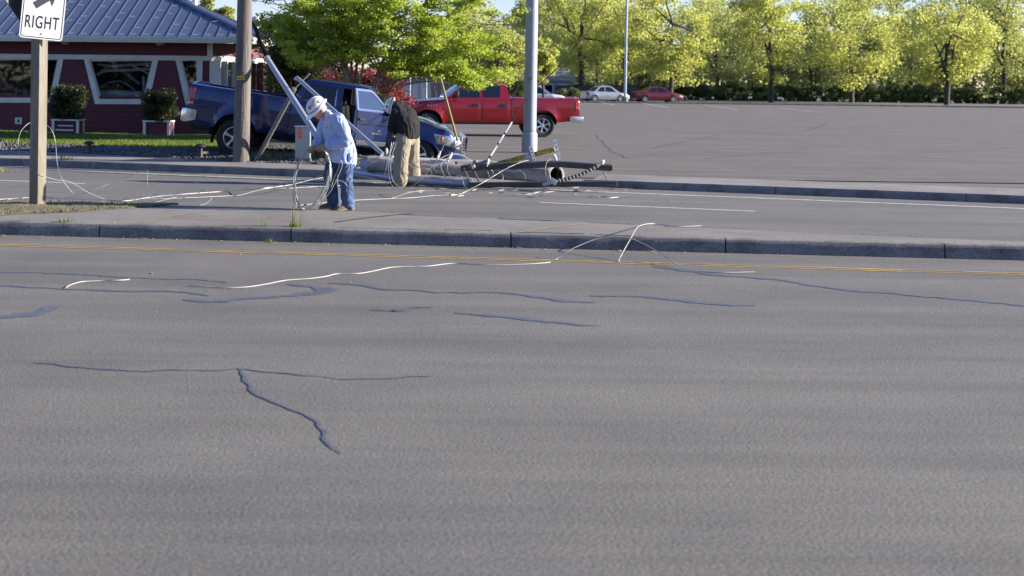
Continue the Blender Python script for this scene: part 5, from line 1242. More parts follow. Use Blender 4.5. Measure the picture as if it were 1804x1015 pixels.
# stem ends: crown outline taken wider than the picture above
tips=[(470,-40,-.6),(520,-70,.8),(560,-95,-1.0),(600,-120,.6),(640,-110,-.8),(690,-105,1.0),(740,-80,-.4),(790,-50,.5),(838,-15,-.5),(870,30,.4),(555,10,-1.4),(610,-30,1.6),(680,-20,-1.6),(760,20,-1.3),(800,60,.9),(500,40,.9)]
starts=[(604,232,-.05),(610,232,.1),(616,232,-.12),(622,232,.12),(628,232,0),(634,232,.1)]
for i,(x,y,dy) in enumerate(tips):
    s=Vector((random.uniform(-.28,.30),random.uniform(-.2,.2),-.05)); e=px(x,y,dy)
    mid=s.lerp(e,.42); mid.x=s.x+(e.x-s.x)*.27; mid.z+=.25
    P=[s.lerp(mid,t) for t in (0,.33,.66)]+[mid.lerp(e,t) for t in (0,.25,.5,.75,1)]
    P=[p+Vector((noise.noise(p*1.7),noise.noise(p*1.7+Vector((9,0,0))),0))*.10 for p in P]; P[0]=s
    P=spline(P,4); n=len(P); r0=.055 if i<10 else .04
    mb.tube(P,[r0*(1-.86*k/(n-1)) for k in range(n)],7)
    for k in range(int(n*.36),n,1):
        for q in range(2 if k>n*.5 else 1):
            p=P[k]; out=Vector((p.x-.1,p.y*1.5,0)); out=(out.normalized() if out.length>.05 else Vector((1,0,0)))
            d=(out*.7+Vector((random.gauss(0,.6),random.gauss(0,.7),random.uniform(-.05,.45)))).normalized(); L=random.uniform(.45,1.15)*(1.2-.3*k/n)
            e2=p+d*L; Q=limb(mb,p,e2,.014,.004,.1,4,-.02)
            for t in np.linspace(.25,1,6): 
                c_=p.lerp(e2,t)+Vector((random.gauss(0,.07),random.gauss(0,.07),random.gauss(-.02,.05))); clumps.append(c_)
    clumps.append(e)
# long low side branches
for (a,b,dy0,dy1) in (((648,165),(800,118),0,-.4),((640,150),(885,128),.1,.3),((800,118),(838,158),-.4,-.5),((700,150),(885,148),-.2,-.2),((650,140),(760,140),-.6,-.7),((655,120),(880,95),.3,.5),((640,110),(870,70),-.5,-.8),((600,120),(520,95),-.3,-.6),((590,110),(490,60),.4,.5),((600,130),(565,118),-.8,-1.0)):
    p,q=px(*a,dy0),px(*b,dy1); Q=limb(mb,p,q,.024,.007,.08,8,.04)
    for k in range(2,9):
        for _ in range(8):
            c_=Q[k]+Vector((random.gauss(0,.22),random.gauss(0,.28),random.gauss(.0,.10))); clumps.append(c_)
            if _%3==0: limb(mb,Q[k],c_,.008,.003,.05,3)
mb.build('trunk',MT['bark'],T,60)
def ok(c):
    p=c+base; u=FPX/p.y; x=560+p.x*u; y=142-(p.z-2)*u
    low=lerp_tab([(440,30),(480,60),(520,118),(560,112),(590,98),(650,106),(700,130),(740,126),(790,134),(815,146),(835,158),(850,140),(905,143)],x)
    hole=noise.noise(Vector((c.x*.9,c.y*.9+3,c.z*1.25)))
    return y<low+4 and x>440 and (hole>-.20 or y<-20)
C=np.array([c[:] for c in clumps if ok(c)])
V=leafset(C,36,.20,.088,.62,.45,.0,(1.15,1.15,.55)); print('maple leaves',len(V)//4)
link('crown',fast_mesh('crown',V,4,MT['maple']),T,0)
# --- narrow-leaved shrub by the diner corner
base=at(522,225,42.2); base.z=.28
T=thing('tall_shrub','dark olive narrow leaved tall shrub between the diner corner and the maple','shrub',base)
cl=[]; mb=MB()
for k in range(26):
    a=random.uniform(-1,1); e=at(520+a*42+random.gauss(0,6),random.uniform(38,95),42.2+random.uniform(-.8,.8))-base; s=Vector((a*.35,random.uniform(-.3,.3),-.05))
    P=limb(mb,s,e,.016,.004,.10,8,.03)
    for j in range(2,9):
        for _ in range(5): cl.append((P[j]+Vector((random.gauss(0,.20),random.gauss(0,.2),random.gauss(0,.16))))[:])
mb.build('stems',MT['darkbark'],T,60)
cl=[c for c in cl if noise.noise(Vector(c)*1.3)>-.28]
link('crown',fast_mesh('crown',leafset(np.array(cl),26,.20,.15,.22,.1,.35),4,MT['bamboo']),T,0)
# --- red-leaved maple bush and a small brown one
for (x,y,Y,w_,h,lab,m,den,top) in ((660,180,43.5,66,62,'red leaved bush glowing behind the open door of the blue pickup','redleaf',70,122),(575,170,44.5,26,30,'small rusty red bush behind the cab of the blue pickup','redleaf',18,122)):
    base=at(x,235,Y); base.z=.25; u=FPX/Y; T=thing('red_bush',lab,'bush',base); cl=[]; mb=MB()
    for k in range(den):
        a=random.uniform(-1,1); zz=random.random(); e=at(x+a*w_*(1-.35*zz),top+(1-zz)*h+6,Y+random.uniform(-.6,.6))-base
        if k<14: limb(mb,(a*.12,random.uniform(-.1,.1),-.05),e,.022,.005,.1,6,.03)
        for _ in range(7): cl.append((e+Vector((random.gauss(0,.12),random.gauss(0,.14),random.gauss(0,.10))))[:])
    mb.build('trunk',MT['bark'],T,60); link('crown',fast_mesh('crown',leafset(np.array(cl),15,.14,.085,.7,.3),4,MT[m]),T,0)
# --- generic background trees
def tree(label,x,ytop,ybot,wpx,Y,m,ytr=176,n=90,leaf=.26,den=80,rad=.16,group='trees beyond the lot',conic=0,name='background_tree',nlimb=9,trunkr=.22,gap=-.25):
    wpx*=1.22 if group else 1; b=at(x,ytr,Y); b.z=ground_z(0,Y); u=FPX/Y; T=thing(name,label,'tree',b,group=group); W_=wpx/u/2; top=at(x,ytop,Y).z-b.z; bot=at(x,ybot,Y).z-b.z; H_=top-bot; cl=[]; mb=MB()
    tr=limb(mb,(0,0,-.1),(random.uniform(-.3,.3),0,bot+H_*.55),trunkr,trunkr*.3,.03,8)
    tries=0
    while len(cl)<n and tries<9000:
        tries+=1
        p=Vector((random.uniform(-1,1),random.uniform(-1,1),random.uniform(-1,1))); r=p.length
        if r>1 or (r<.45 and random.random()<.7): continue
        k=1-conic*(p.z+1)/2
        if r>1-.28*(.5+noise.noise(Vector((p.x*2+x,p.y*2,p.z*2)))): continue
        q=Vector((p.x*W_*k,p.y*W_*.8*k,bot+H_*(p.z+1)/2))
        if noise.noise(Vector((q.x*.35+x*.1,q.y*.35,q.z*.45)))<gap: continue
        cl.append(q)
    for q in random.sample(cl,min(nlimb,len(cl))): j=random.randint(3,8); limb(mb,tr[j],q,trunkr*.4,.03,.1,6,.05)
    mb.build('trunk',MT['darkbark'],T,60)
    V=leafset(np.array([c[:] for c in cl]),den,W_*rad,leaf,.6,.2,0,(1.2,1,.75)); link('crown',fast_mesh('crown',V,4,MT[m]),T,0)
tree('olive green tree behind the grey metal pole, left of the far trees',868,26,172,150,92,'olive',185,90,.2,120,.26,gap=-.4,name='olive_tree',group=None,trunkr=.15)
tree('slim pale tree just right of the grey metal pole',955,62,150,56,96,'yellowgreen',185,45,.18,110,.3,name='pale_tree',group=None,trunkr=.12,gap=-.4)
tree('tall loose spring green tree whose dark trunk rises left of the silver sedan',1022,-60,142,150,150,'yellowgreen',178,150,.26,85,.18,trunkr=.38)
tree('tall spring green tree behind the thin far lamp post',1098,-70,152,140,158,'yellowgreen',178,150,.26,85,.18)
tree('dark tall tree standing behind the spring green trees, over the silver sedan',1050,-40,150,190,180,'olive',178,130,.32,80,.18)
tree('mid green tree beyond the blue grey house roof',955,-25,130,95,170,'olive',178,110,.28,100,.2)
tree('dark green tree peeking over the right end of the diner roof',437,22,150,70,66,'deep',235,70,.15,110,.2,name='evergreen_tree',group=None)
tree('blurred mid green tree rising behind the diner roof ridge',372,-14,90,78,82,'olive',220,70,.18,110,.22,name='green_tree',group=None)
tree('dark bushy tree behind the maple, left of the white shed wall',575,15,215,155,45.8,'deep',225,70,.13,120,.22,name='evergreen_tree',group=None)  # pulled close and made taller to throw shade on the diner entrance
tree('dark round tree behind the white shed wall and the grey fence',735,92,178,150,84,'deep',190,70,.18,110,.22,name='evergreen_tree',group=None)
for i,(x,yt,wv,Y,m,lab) in enumerate(((1180,-55,140,146,'yellowgreen','pale spring green tree, second to the right of the far lamp post'),(1262,-20,180,172,'olive','broad olive tree, third to the right of the far lamp post'),(1358,-80,130,150,'yellowgreen','tall pale tree halfway along the row on the right of the lot'),
   (1428,5,140,176,'deep','dark green tree right of the middle of the row beyond the lot'),(1500,-40,190,158,'yellowgreen','pale spring green tree fourth from the right end of the row'),(1602,-70,140,168,'olive','olive tree third from the right end of the row'),(1668,-25,150,147,'yellowgreen','pale tree second from the right end of the row'),(1765,-75,180,164,'olive','olive tree at the far right end of the row'),
   (1010,-10,80,200,'deep','distant dark tree between the two tall spring green trees'))):
    tree(lab,x,yt,162,wv,Y,m,178,130,.27,85,.18,trunkr=.3)
# --- hedge, fences, shed, house
def hedge(name,label,x0,x1,ytop,ybase,Y,m,dep=1.2,n=160,leaf=.12,cat='hedge',den=70):
    a,b=at(x0,ybase,Y),at(x1,ybase,Y); zt_=at((x0+x1)/2,ytop,Y).z; b0=Vector(((a.x+b.x)/2,Y,min(a.z,b.z))); T=thing(name,label,cat,b0); W_=(b.x-a.x)/2; h=zt_-b0.z
    C=np.stack([rng.uniform(-W_,W_,n),rng.uniform(0,dep,n),h*rng.random(n)**.7*.95],1); C[:,2]*=1+.10*np.sin(C[:,0]*2.1)
    link('foliage',fast_mesh('foliage',leafset(C,den,.38,leaf,.6,.1),4,MT[m]),T,0)
    mb=MB()
    for k in range(8): xk=-W_+2*W_*(k+.5)/8; mb.tube([(xk,dep/2,-.1),(xk+.1,dep/2,h*.6)],.03,5)
    mb.build('stems',MT['darkbark'],T,60)
hedge('clipped_hedge','dark clipped hedge standing right behind the red pickup cab',896,928,143,196,72,'deep',1.0,170,.08)
hedge('shrub_row','low dark shrubs between the white car and the silver sedan',985,1022,160,178,128,'deep',1.5,60,.16,'shrubs')
hedge('shrub_row','long low dark hedge behind the parked sedans and along the far side of the lot',1010,1830,151,182,162,'deep',3,700,.3,'hedge',60)
hedge('shrub_row','dark undergrowth behind the grey fence and red pickup roof',690,910,128,190,100,'deep',2,200,.2,'undergrowth')
# white shed wall
a,b=at(694,182,60),at(756,182,60); T=thing('white_shed','plain white shed wall behind the red bush, left of the grey fence','shed',(a.x,60,.02)); z1=at(725,139,60).z
w_=b.x-a.x; h=z1; MB().box((w_/2,.9,h/2),(w_,1.8,h)).build('wall',MT['trim'],T,0)
mb=MB()
for k in range(5): mb.box((w_*(k+.0)/4,-.03,h/2),(.06,.06,h))
mb.box((w_/2,-.03,h*.97),(w_,.05,.12)); mb.build('wall_batten',MT['conduit'],T,0)
mb=MB(); mb.quad((-.15,-.2,h+.02),(w_+.15,-.2,h+.02),(w_+.15,2,h+.35),(-.15,2,h+.35)); mb.quad((-.15,-.2,h-.03),(w_+.15,-.2,h-.03),(w_+.15,2,h+.30),(-.15,2,h+.30)); mb.build('roof',MT['conduit'],T,0)
mb=MB()
for k,x in enumerate((.62,1.28)): mb.tube([(x,-.35,0),(x,-.35,h+.25)],.035,8)
mb.build('post',MT['galv'],T,50)
a,b=at(755,184,75),at(842,184,75); z1=at(800,146,75).z; T=thing('board_fence','grey brown vertical board fence between the white shed and the red pickup cab','fence',(a.x,75,.02)); w_=b.x-a.x; mb=MB(); k=0; x=0
fm=mat('fence_grey',(.20,.17,.15),.9,0,.3,7,.3,20,stretch=(1,1,.2))
while x<w_: mb.box((x+.07,.012*(k%2),z1/2-.02),(.135,.025,z1-.06+.02*random.random())); x+=.15; k+=1
mb.build('board_panel',fm,T,0); mb=MB(); mb.box((w_/2,-.03,z1-.02),(w_,.07,.08)); mb.box((w_/2,-.03,.3),(w_,.05,.09)); mb.build('fence_rail',fm,T,0)
for k in range(4): MB().box((w_*k/3,.06,z1/2+.03),(.12,.12,z1+.1)).build('post',fm,T,0)
# house behind
p0,p1=at(948,172,150),at(1008,172,150); T=thing('grey_house','small blue grey house under the trees, right of the grey metal pole','house',(p0.x,150,.3)); w_=p1.x-p0.x; e=at(975,141,150).z-.3; r_=at(975,119,150).z-.3
hm=mat('house_siding',(.22,.25,.29),.8,0,.12,2); MB().box((w_/2,3,e/2),(w_,6,e)).build('wall',hm,T,0)
mb=MB(); mb.add([(-.4,-.5,e-.05),(w_+.4,-.5,e-.05),(w_+.4,3,r_),(-.4,3,r_),(-.4,6.5,e-.05),(w_+.4,6.5,e-.05)],[(0,1,2,3),(3,2,5,4),(0,3,4),(1,5,2)]); mb.build('roof',mat('house_roof',(.26,.28,.33),.7,0,.15,3),T,0)
for k in (0,1): q=MB().box((w_*(.3+.4*k),-.02,e*.55),(.9,.06,1.0)).build('window',MT['trim'],T,0); MB().box((w_*(.3+.4*k),-.06,e*.55),(.75,.02,.85)).build('pane',MT['tint'],q,0)
for (x0,x1,lab) in ((978,1016,'dark brown board fence beside the blue grey house'),(1012,1125,'long dark board fence behind the silver sedan')):
    a,b=at(x0,176,146),at(x1,176,146); z1=at(x0,150,146).z-.3; T=thing('dark_fence',lab,'fence',(a.x,146,.3)); w_=b.x-a.x; mb=MB(); x=0
    while x<w_: mb.box((x+.1,0,z1/2),(.19,.04,z1)); x+=.2
    mb.build('board_panel',MT['darkbark'],T,0); MB().box((w_/2,-.05,z1*.8),(w_,.05,.12)).build('fence_rail',MT['darkbark'],T,0)
# kerbed planting strip at the foot of the far cars
mb=MB(); a,b=at(985,181,131),at(1830,181,131)
for k in range(40): x=a.x+(b.x-a.x)*k/40; mb.box((x+(b.x-a.x)/80,131.5,.31+.08),((b.x-a.x)/40-.05,1.0,.16))
o=mb.build('planting_strip',MT['kerb'],None,0); o['kind']='structure'
# weeds with seed stalks in the kerb joint, and green tufts by the far kerb
def tuft(name,label,p,n,h0,h1,wd,sp,m='weed',lean=.25):
    def pos(): return (random.gauss(0,sp),random.gauss(0,sp*.6),0)
    o=blades(name,pos,n,h0,h1,wd,MT[m],lean,None); o.location=p; return tag(o,label,'weed','weeds along the kerbs')
tuft('weed','tall thin weed with stalks in the kerb joint below the wire coil',gr(519,398,MED_Z),26,.05,.34,.008,.03,'weed',.12)
tuft('weed','bright low green weed in the kerb joint below the wire coil',gr(519,399.5,MED_Z),60,.03,.07,.012,.04,'grass',.6)
tuft('weed','small dry weed at the kerb edge left of the coil',gr(462,398,MED_Z),30,.05,.15,.006,.05,'weed',.5)
tuft('weed','small brown dead weed on the median near the sign post',gr(118,391,MED_Z),40,.03,.09,.012,.05,'weed',.8)
tuft('weed','green weed growing at the foot of the kerb face left of the coil',gr(475,427,.0),30,.02,.07,.01,.03,'grass',.5)
tuft('weed','leafy green weed clump at the far kerb on the left edge',gr(2,303,.12),70,.04,.13,.02,.12,'weed',.4)
tuft('weed','small green weed on the far sidewalk right of the sign post',gr(112,280,.16),60,.03,.10,.02,.12,'weed',.5)
tuft('weed','weed clump against the foot of the thick wooden pole brace',gr(470,281,.2),120,.1,.32,.014,.22,'weed',.3)
tuft('weed','tall grass around the foot of the utility cabinet',gr(565,282,.2),260,.12,.4,.014,.35,'weed',.25)
tuft('weed','yellow flowered weed in the gravel between the thick wooden pole and the cabinet',gr(468,259,.3),60,.05,.2,.03,.06,'grass',.4)

# the wood beyond the lot reads as one mass
a,b=at(836,150,235),at(1900,150,235); n=2400; C=np.stack([rng.uniform(a.x-6,b.x,n),rng.uniform(230,246,n),-.0+rng.random(n)**.8*15],1); C[:,2]*=.75+.3*np.sin(C[:,0]*.31)+.2*np.sin(C[:,0]*.83)
o=link('woods',fast_mesh('woods',leafset(C,48,1.5,.6,.6,.2),4,MT['olive']),None,0); o['kind']='stuff'

# unseen tree row added behind the camera to darken reflections and shade
n=1300; C=np.stack([rng.uniform(-45,45,n),rng.uniform(-34,-24,n),.2+rng.random(n)**.8*8.5],1); C[:,2]*=.75+.3*np.sin(C[:,0]*.4)+.2*np.sin(C[:,0]*1.1)
o=link('woods',fast_mesh('woods',leafset(C,36,1.3,.55,.6,.2),4,MT['deep']),None,0); o['kind']='stuff'
# ================================================================ PEOPLE
MT['skin']=mat('skin',(.46,.22,.15),.5,0,.10,14,.05,60)
MT['hair']=mat('grey_hair',(.30,.27,.24),.7,0,.3,40,.4,120)
MT['darkhair']=mat('dark_hair',(.05,.035,.025),.7,0,.3,40)
MT['shirt']=mat('blue_shirt',(.32,.40,.63),.85,0,.06,7,.05,160,.25)
MT['shirtdk']=mat('shirt_seam',(.10,.14,.30),.85,0,.1,7)
MT['jeans']=mat('jeans',(.047,.075,.145),.9,0,.30,6,.08,160,.2,dirt=((.12,.19,.32),.7,5))
MT['khaki']=mat('khaki',(.25,.222,.17),.9,0,.10,6,.06,160,.2)
MT['jacket']=mat('black_jacket',(.014,.014,.016),.85,0,.3,7,.06,160,.25)
MT['boot']=mat('boot_brown',(.07,.045,.030),.7,0,.35,14,.2,60,dirt=((.26,.19,.12),.6,7))
MT['sole']=mat('boot_sole',(.16,.12,.08),.85,0,.2,12)
MT['glove']=mat('leather_glove',(.34,.23,.11),.8,0,.3,12,.2,80)
MT['hat']=mat('hard_hat',(.74,.75,.78),.28,0,.05,4,0,40,.5,.3)
MT['hatblue']=mat('hat_band',(.03,.05,.16),.5)
MT['sticker_o']=mat('sticker_orange',(.75,.35,.06),.5); MT['sticker_g']=mat('sticker_olive',(.25,.24,.06),.5); MT['sticker_y']=mat('sticker_yellow',(.75,.55,.05),.5)
def ell(c,a,b,n=20,tilt=0,side=Vector((0,1,0))):
    """ring: a along the tilted x axis, b sideways"""
    ux=Vector((math.cos(tilt),0,math.sin(tilt))); return [Vector(c)+ux*a*math.cos(2*math.pi*k/n)+side*b*math.sin(2*math.pi*k/n) for k in range(n)]
def sleeve(mb,pts,r,n=14):
    P=[Vector(p) for p in pts]; mb.tube(P,r,n); mb.ball(P[0],r[0]*.98,12,8); mb.ball(P[-1],r[-1]*.98,12,8)
    for p,q in list(zip(P,r))[1:-1]: mb.ball(p,q*1.0,12,8)
def hand(mb,wrist,tip_dir,palm_n,size=1.0,curl=1.0,side=1):
    """palm and five separate curled fingers"""
    w_=Vector(wrist); d=Vector(tip_dir).normalized(); nrm=Vector(palm_n); nrm=(nrm-d*nrm.dot(d)).normalized(); s=d.cross(nrm)*side
    rings=[]
    for t,a,b in ((0,.030,.022),(.03,.040,.022),(.07,.045,.020),(.095,.042,.016)):
        c=w_+d*t*size; rings.append([c+(s*a*math.cos(2*math.pi*k/12)+nrm*b*math.sin(2*math.pi*k/12))*size for k in range(12)])
    mb.loft(rings,True,True)
    for i,(off,L) in enumerate(((-.033,.070),(-.011,.080),(.011,.075),(.032,.060))):
        p=w_+(d*.088+s*off)*size; dd=d.copy(); P=[p]; R_=[.0105*size]
        for k,seg in enumerate((.42,.33,.25)):
            ang=curl*(.55+.12*i*.5+.35*k*.6); dd=(Matrix.Rotation(ang,3,s*side)@dd) if True else dd
            p=p+dd*L*seg*size; P.append(p); R_.append((.0098,.009,.0075)[k]*size)
        mb.tube(P,R_,8); mb.ball(P[-1],R_[-1],8,6)
    p=w_+(d*.03-s*.036)*size; t1=(d*.6-s*.75+nrm*.25).normalized(); P=[p,p+t1*.034*size,p+(t1*.034+(t1*.5+d*.5+nrm*.5).normalized()*.03)*size,p+(t1*.034+(t1*.5+d*.5+nrm*.5).normalized()*.03+(d*.6+nrm*.8).normalized()*.024)*size]
    mb.tube(P,[.014*size,.012*size,.011*size,.008*size],8); mb.ball(P[-1],.008*size,8,6)
def head_frame(c,fwd,up):
    f=Vector(fwd).normalized(); u=Vector(up); u=(u-f*u.dot(f)).normalized(); s=u.cross(f); return Matrix(((f.x,s.x,u.x,c[0]),(f.y,s.y,u.y,c[1]),(f.z,s.z,u.z,c[2]),(0,0,0,1)))
def add_head(mb,M):
    """head pointing along local +x, z up, 0 at skull centre; chin, nose, brow, ears"""
    prof=[(-.115,.045,.040,.038),(-.095,.060,.052,.030),(-.06,.078,.062,.018),(-.02,.088,.070,.008),(.02,.094,.074,0),(.06,.092,.072,-.006),(.09,.074,.058,-.010),(.11,.040,.034,-.012)]
    rings=[]
    for z,a,b,o in prof:
        r=[]
        for k in range(20):
            t=2*math.pi*k/20; x=a*math.cos(t); y=b*math.sin(t)
            if x>0: x*=1.0+.02*math.cos(t)
            r.append(M@Vector((x+o,y,z)))
        rings.append(r)
    mb.loft(rings,True,True)
    mb.loft([[M@Vector((x,y,z)) for x,y in ((.085,-.010),(.085,.010),(xt,.011),(xt,-.011))] for z,xt in ((.022,.098),(-.005,.112),(-.030,.125),(-.042,.118),(-.046,.09))],True,True)
    mb.ball(M@Vector((.096,0,-.068)),.024,10,8,(.7,1,.6)); mb.ball(M@Vector((.088,0,-.100)),.026,10,8,(.8,1,.8)); mb.ball(M@Vector((.088,0,.032)),.030,10,8,(.5,1.9,.4))
    for sg in (-1,1): mb.ball(M@Vector((-.005,sg*.076,-.012)),.032,10,8,(.7,.32,1.0)); mb.ball(M@Vector((.072,sg*.034,-.025)),.024,8,6)
def face_parts(T,M,hairm):
    for sg in (-1,1):
        e=MB(); e.ball(M@Vector((.083,sg*.031,.006)),.013,10,8); e.build('eye',mat('eye_white',(.7,.68,.66),.3) if 'eye' not in MT else MT['eye'],T,180)
    mb=MB(); mb.tube([M@Vector((.100,-.026,-.068)),M@Vector((.113,0,-.066)),M@Vector((.100,.026,-.068))],.006,6); mb.build('lips',mat('lips',(.34,.13,.11),.5),T,180)
    rings=[]
    for z,k in ((-.07,.93),(-.04,1.05),(.0,1.06),(.05,1.06),(.09,1.04)):
        rings.append([M@Vector((-.005+(.093)*k*math.cos(t)-.004,.0755*k*math.sin(t),z)) for t in np.linspace(math.radians(78),math.radians(282),16)])
    mb=MB(); vs=[p for r in rings for p in r]; n=16; mb.add(vs,[(i*n+j,i*n+j+1,(i+1)*n+j+1,(i+1)*n+j) for i in range(4) for j in range(n-1)]); o=mb.build('hair',hairm,T,180); md=o.modifiers.new('s','SOLIDIFY'); md.thickness=.012; md.offset=1
MT['eye']=mat('eye_white',(.7,.68,.66),.3)
def hardhat(T,M,stickers,band=None,k=1.1):
    """dome over the head frame M with peak along +x"""
    H=M@Matrix.Translation((-.006,0,.034))@Matrix.Scale(k,4); root=None; rings=[]
    for i in range(11):
        t=i/10*math.pi/2; r=math.cos(t); z=.128*math.sin(t)
        rings.append([H@Vector(((.145*r*(1+.0*i))*math.cos(a),.118*r*math.sin(a),z+.010*max(0,math.cos(3*a) if abs(math.sin(a))<.3 else 0)*math.sin(t)*0)) for a in np.linspace(0,2*math.pi,33)[:-1]])
    dome=MB().loft(rings,True,True).build('hard_hat',MT['hat'],T,70)
    vs=[];n=48
    for rr,zz in ((1.0,.012),(1.0,.0),(1.0,-.006)):
        pass
    inner=[];outer_=[];outer2=[]
    for j in range(n):
        a=2*math.pi*j/n; c_,s_=math.cos(a),math.sin(a); e=.022+(.052*max(0,c_)**2.0)
        inner.append(H@Vector((.143*c_,.116*s_,.008))); outer_.append(H@Vector(((.143+e)*c_,(.116+e*.75)*s_,-.010-.012*max(0,c_)))); outer2.append(H@Vector(((.143+e)*c_,(.116+e*.75)*s_,-.017-.012*max(0,c_))))
    mb=MB(); low=[H@Vector((.140*math.cos(2*math.pi*j/n),.113*math.sin(2*math.pi*j/n),-.004)) for j in range(n)]
    mb.loft([low,outer2,outer_,inner],True,False).build('brim',MT['hat'],dome,50)
    mb=MB(); mb.tube([H@Vector((.146*math.cos(t),.004*0,.131*math.sin(t))) for t in np.linspace(.35,2.8,16)],.008,6); mb.build('ridge',MT['hat'],dome,60)
    if band:
        mb=MB(); mb.loft([[H@Vector(((.1475)*r*math.cos(a),.1205*r*math.sin(a),z)) for a in np.linspace(0,2*math.pi,33)[:-1]] for r,z in ((1.0,.012),(.99,.022))],True,False).build('hat_band',band,dome,60)
    for az,el,sz,m,dot in stickers:
        a=math.radians(az); t=math.radians(el); p=Vector((.145*math.cos(t)*math.cos(a),.118*math.cos(t)*math.sin(a),.128*math.sin(t))); nn=Vector((p.x/.145**2,p.y/.118**2,p.z/.128**2)).normalized(); q=nn.to_track_quat('Z','Y').to_matrix().to_4x4()
        S=H@Matrix.Translation(p+nn*.002)@q; s_=MB().lathe([(0,.0025),(sz*.7,.0015),(sz,-.002)],16,S).build('hat_sticker',m,dome,40)
        if dot: MB().lathe([(sz*.35,.004),(sz*.62,.0032),(sz*.62,.0)],12,S).build('sticker_print',dot,s_,40)
    return dome
def boot(T,ank,d,m=None):
    """boot from ankle point towards direction d (horizontal), ground at z=0"""
    a=Vector(ank); f=Vector((d[0],d[1],0)).normalized(); s=Vector((-f.y,f.x,0)); rings=[]
    for t,wd,h in ((-.085,.030,.06),(-.075,.040,.10),(-.03,.045,.125),(.03,.046,.11),(.08,.048,.085),(.14,.052,.065),(.19,.046,.055),(.215,.026,.035)):
        c=Vector((a.x,a.y,0))+f*t; rings.append([c+s*wd*q+Vector((0,0,.022+z*(h-.022))) for q,z in ((-1,0),(-1.02,.35),(-.8,.8),(-.35,1),(.35,1),(.8,.8),(1.02,.35),(1,0))])
    mb=MB(); mb.loft(rings,True,True); b=fused(mb,'boot',m or MT['boot'],.009,3,.002,20,T)
    rings=[]
    for t,wd in ((-.09,.030),(-.07,.044),(0,.046),(.10,.050),(.16,.054),(.205,.044),(.222,.02)):
        c=Vector((a.x,a.y,0))+f*t; rings.append([c+s*wd*q+Vector((0,0,z)) for q,z in ((-1,0),(-1,.026),(1,.026),(1,0))])
    MB().loft(rings,True,True).build('boot_sole',MT['sole'],b,40)
def person(name,label,loc,rz,J,clothes):
    """J: dict of joints. Body: one continuous fused surface."""
    T=thing(name,label,'person',loc,(0,0,rz)); mb=MB()
    M=head_frame(J['head'],J['face'],J['up']); add_head(mb,M)
    nk=M@Vector((-.03,0,-.09)); ch=Vector(J['chest']); hp=Vector(J['hip'])
    sleeve(mb,[nk,nk.lerp(Vector(J['neck']),.6),J['neck']],[.058,.060,.070])
    rings=[ell(Vector(J['neck']).lerp(ch,t)+Vector((0,0,0)),a,b,20,J.get('tilt',0)) for t,a,b in ((.0,.07,.11),(.5,.10,.17),(1,.115,.175))]
    rings+=[ell(ch.lerp(hp,t),a,b,20,J.get('tilt',0)*(1-t)) for t,a,b in ((.35,.115,.165),(.7,.11,.155),(1,.12,.17))]; mb.loft(rings,True,True)
    for sg in ('n','f'):
        sleeve(mb,[J['sh_'+sg],J['el_'+sg],J['wr_'+sg]],[.060,.043,.030]); sleeve(mb,[J['hj_'+sg],J['kn_'+sg],J['an_'+sg]],[.085,.058,.042])
        hand(mb,Vector(J['wr_'+sg]),J['hd_'+sg],J['hn_'+sg],1.0,J.get('curl',1.0),1 if sg=='n' else -1)
        f=Vector(J['ft_'+sg]); a=Vector(J['an_'+sg]); mb.tube([a,Vector((a.x,a.y,.05))+f*.02,Vector((a.x,a.y,.045))+f*.16],[.042,.042,.03],10)
    fused(mb,'body',MT['skin'],.0085,2,0,1,T)
    return T,M
# ---------------------------------------------------------------- man with the coil
base=gr(597,368.5,MED_Z); u=FPX/base.y
J=dict(head=(-.335,-.02,1.425),face=(-.70,-.03,-.72),up=(-.62,-.02,.78),neck=(-.20,-.01,1.355),chest=(-.09,0,1.21),hip=(.03,0,.90),tilt=-.25,
 sh_n=(-.10,-.195,1.275),el_n=(.015,-.27,.985),wr_n=(-.235,-.145,.905),hd_n=(-.95,.25,-.18),hn_n=(-.1,.3,-1),
 sh_f=(-.14,.185,1.27),el_f=(-.22,.245,.99),wr_f=(-.345,.10,.895),hd_f=(-.75,-.55,-.3),hn_f=(.2,-.2,-1),
 hj_n=(.055,-.095,.86),kn_n=(.055,-.115,.46),an_n=(.10,-.125,.10),ft_n=(-1,-.25,0),hj_f=(-.0,.095,.86),kn_f=(-.10,.10,.47),an_f=(-.045,.095,.10),ft_f=(-1,-.05,0),curl=1.25)
T1,M1=person('person','man in white hard hat, light blue work shirt and jeans, head bowed over a coil of wire','',0,J,None) if False else person('person','man in white hard hat, light blue work shirt and jeans, bowed over a wire coil',base,math.radians(17),J,None)
face_parts(T1,M1,MT['hair'])
# shirt: loose, untucked, hem lower in front
mb=MB(); rings=[]
for z,cx,a,b,ti in ((.66,.025,.205,.215,-.16),(.74,.025,.215,.222,-.14),(.86,.02,.205,.222,-.08),(.98,-.01,.195,.222,-.10),(1.10,-.045,.185,.232,-.15),(1.20,-.075,.170,.232,-.25),(1.29,-.12,.135,.205,-.35),(1.355,-.165,.098,.145,-.45),(1.385,-.19,.078,.085,-.5)):
    rings.append(ell((cx,0,z),a,b,26,ti))
mb.loft(rings,True,True)
sleeve(mb,[J['sh_n'],Vector(J['sh_n']).lerp(Vector(J['el_n']),.5)+Vector((.02,-.01,0)),J['el_n'],Vector(J['el_n']).lerp(Vector(J['wr_n']),.55)+Vector((0,0,-.01)),Vector(J['el_n']).lerp(Vector(J['wr_n']),.93)],[.098,.088,.080,.070,.054])
sleeve(mb,[J['sh_f'],Vector(J['sh_f']).lerp(Vector(J['el_f']),.5),J['el_f'],Vector(J['el_f']).lerp(Vector(J['wr_f']),.93)],[.095,.085,.075,.054])
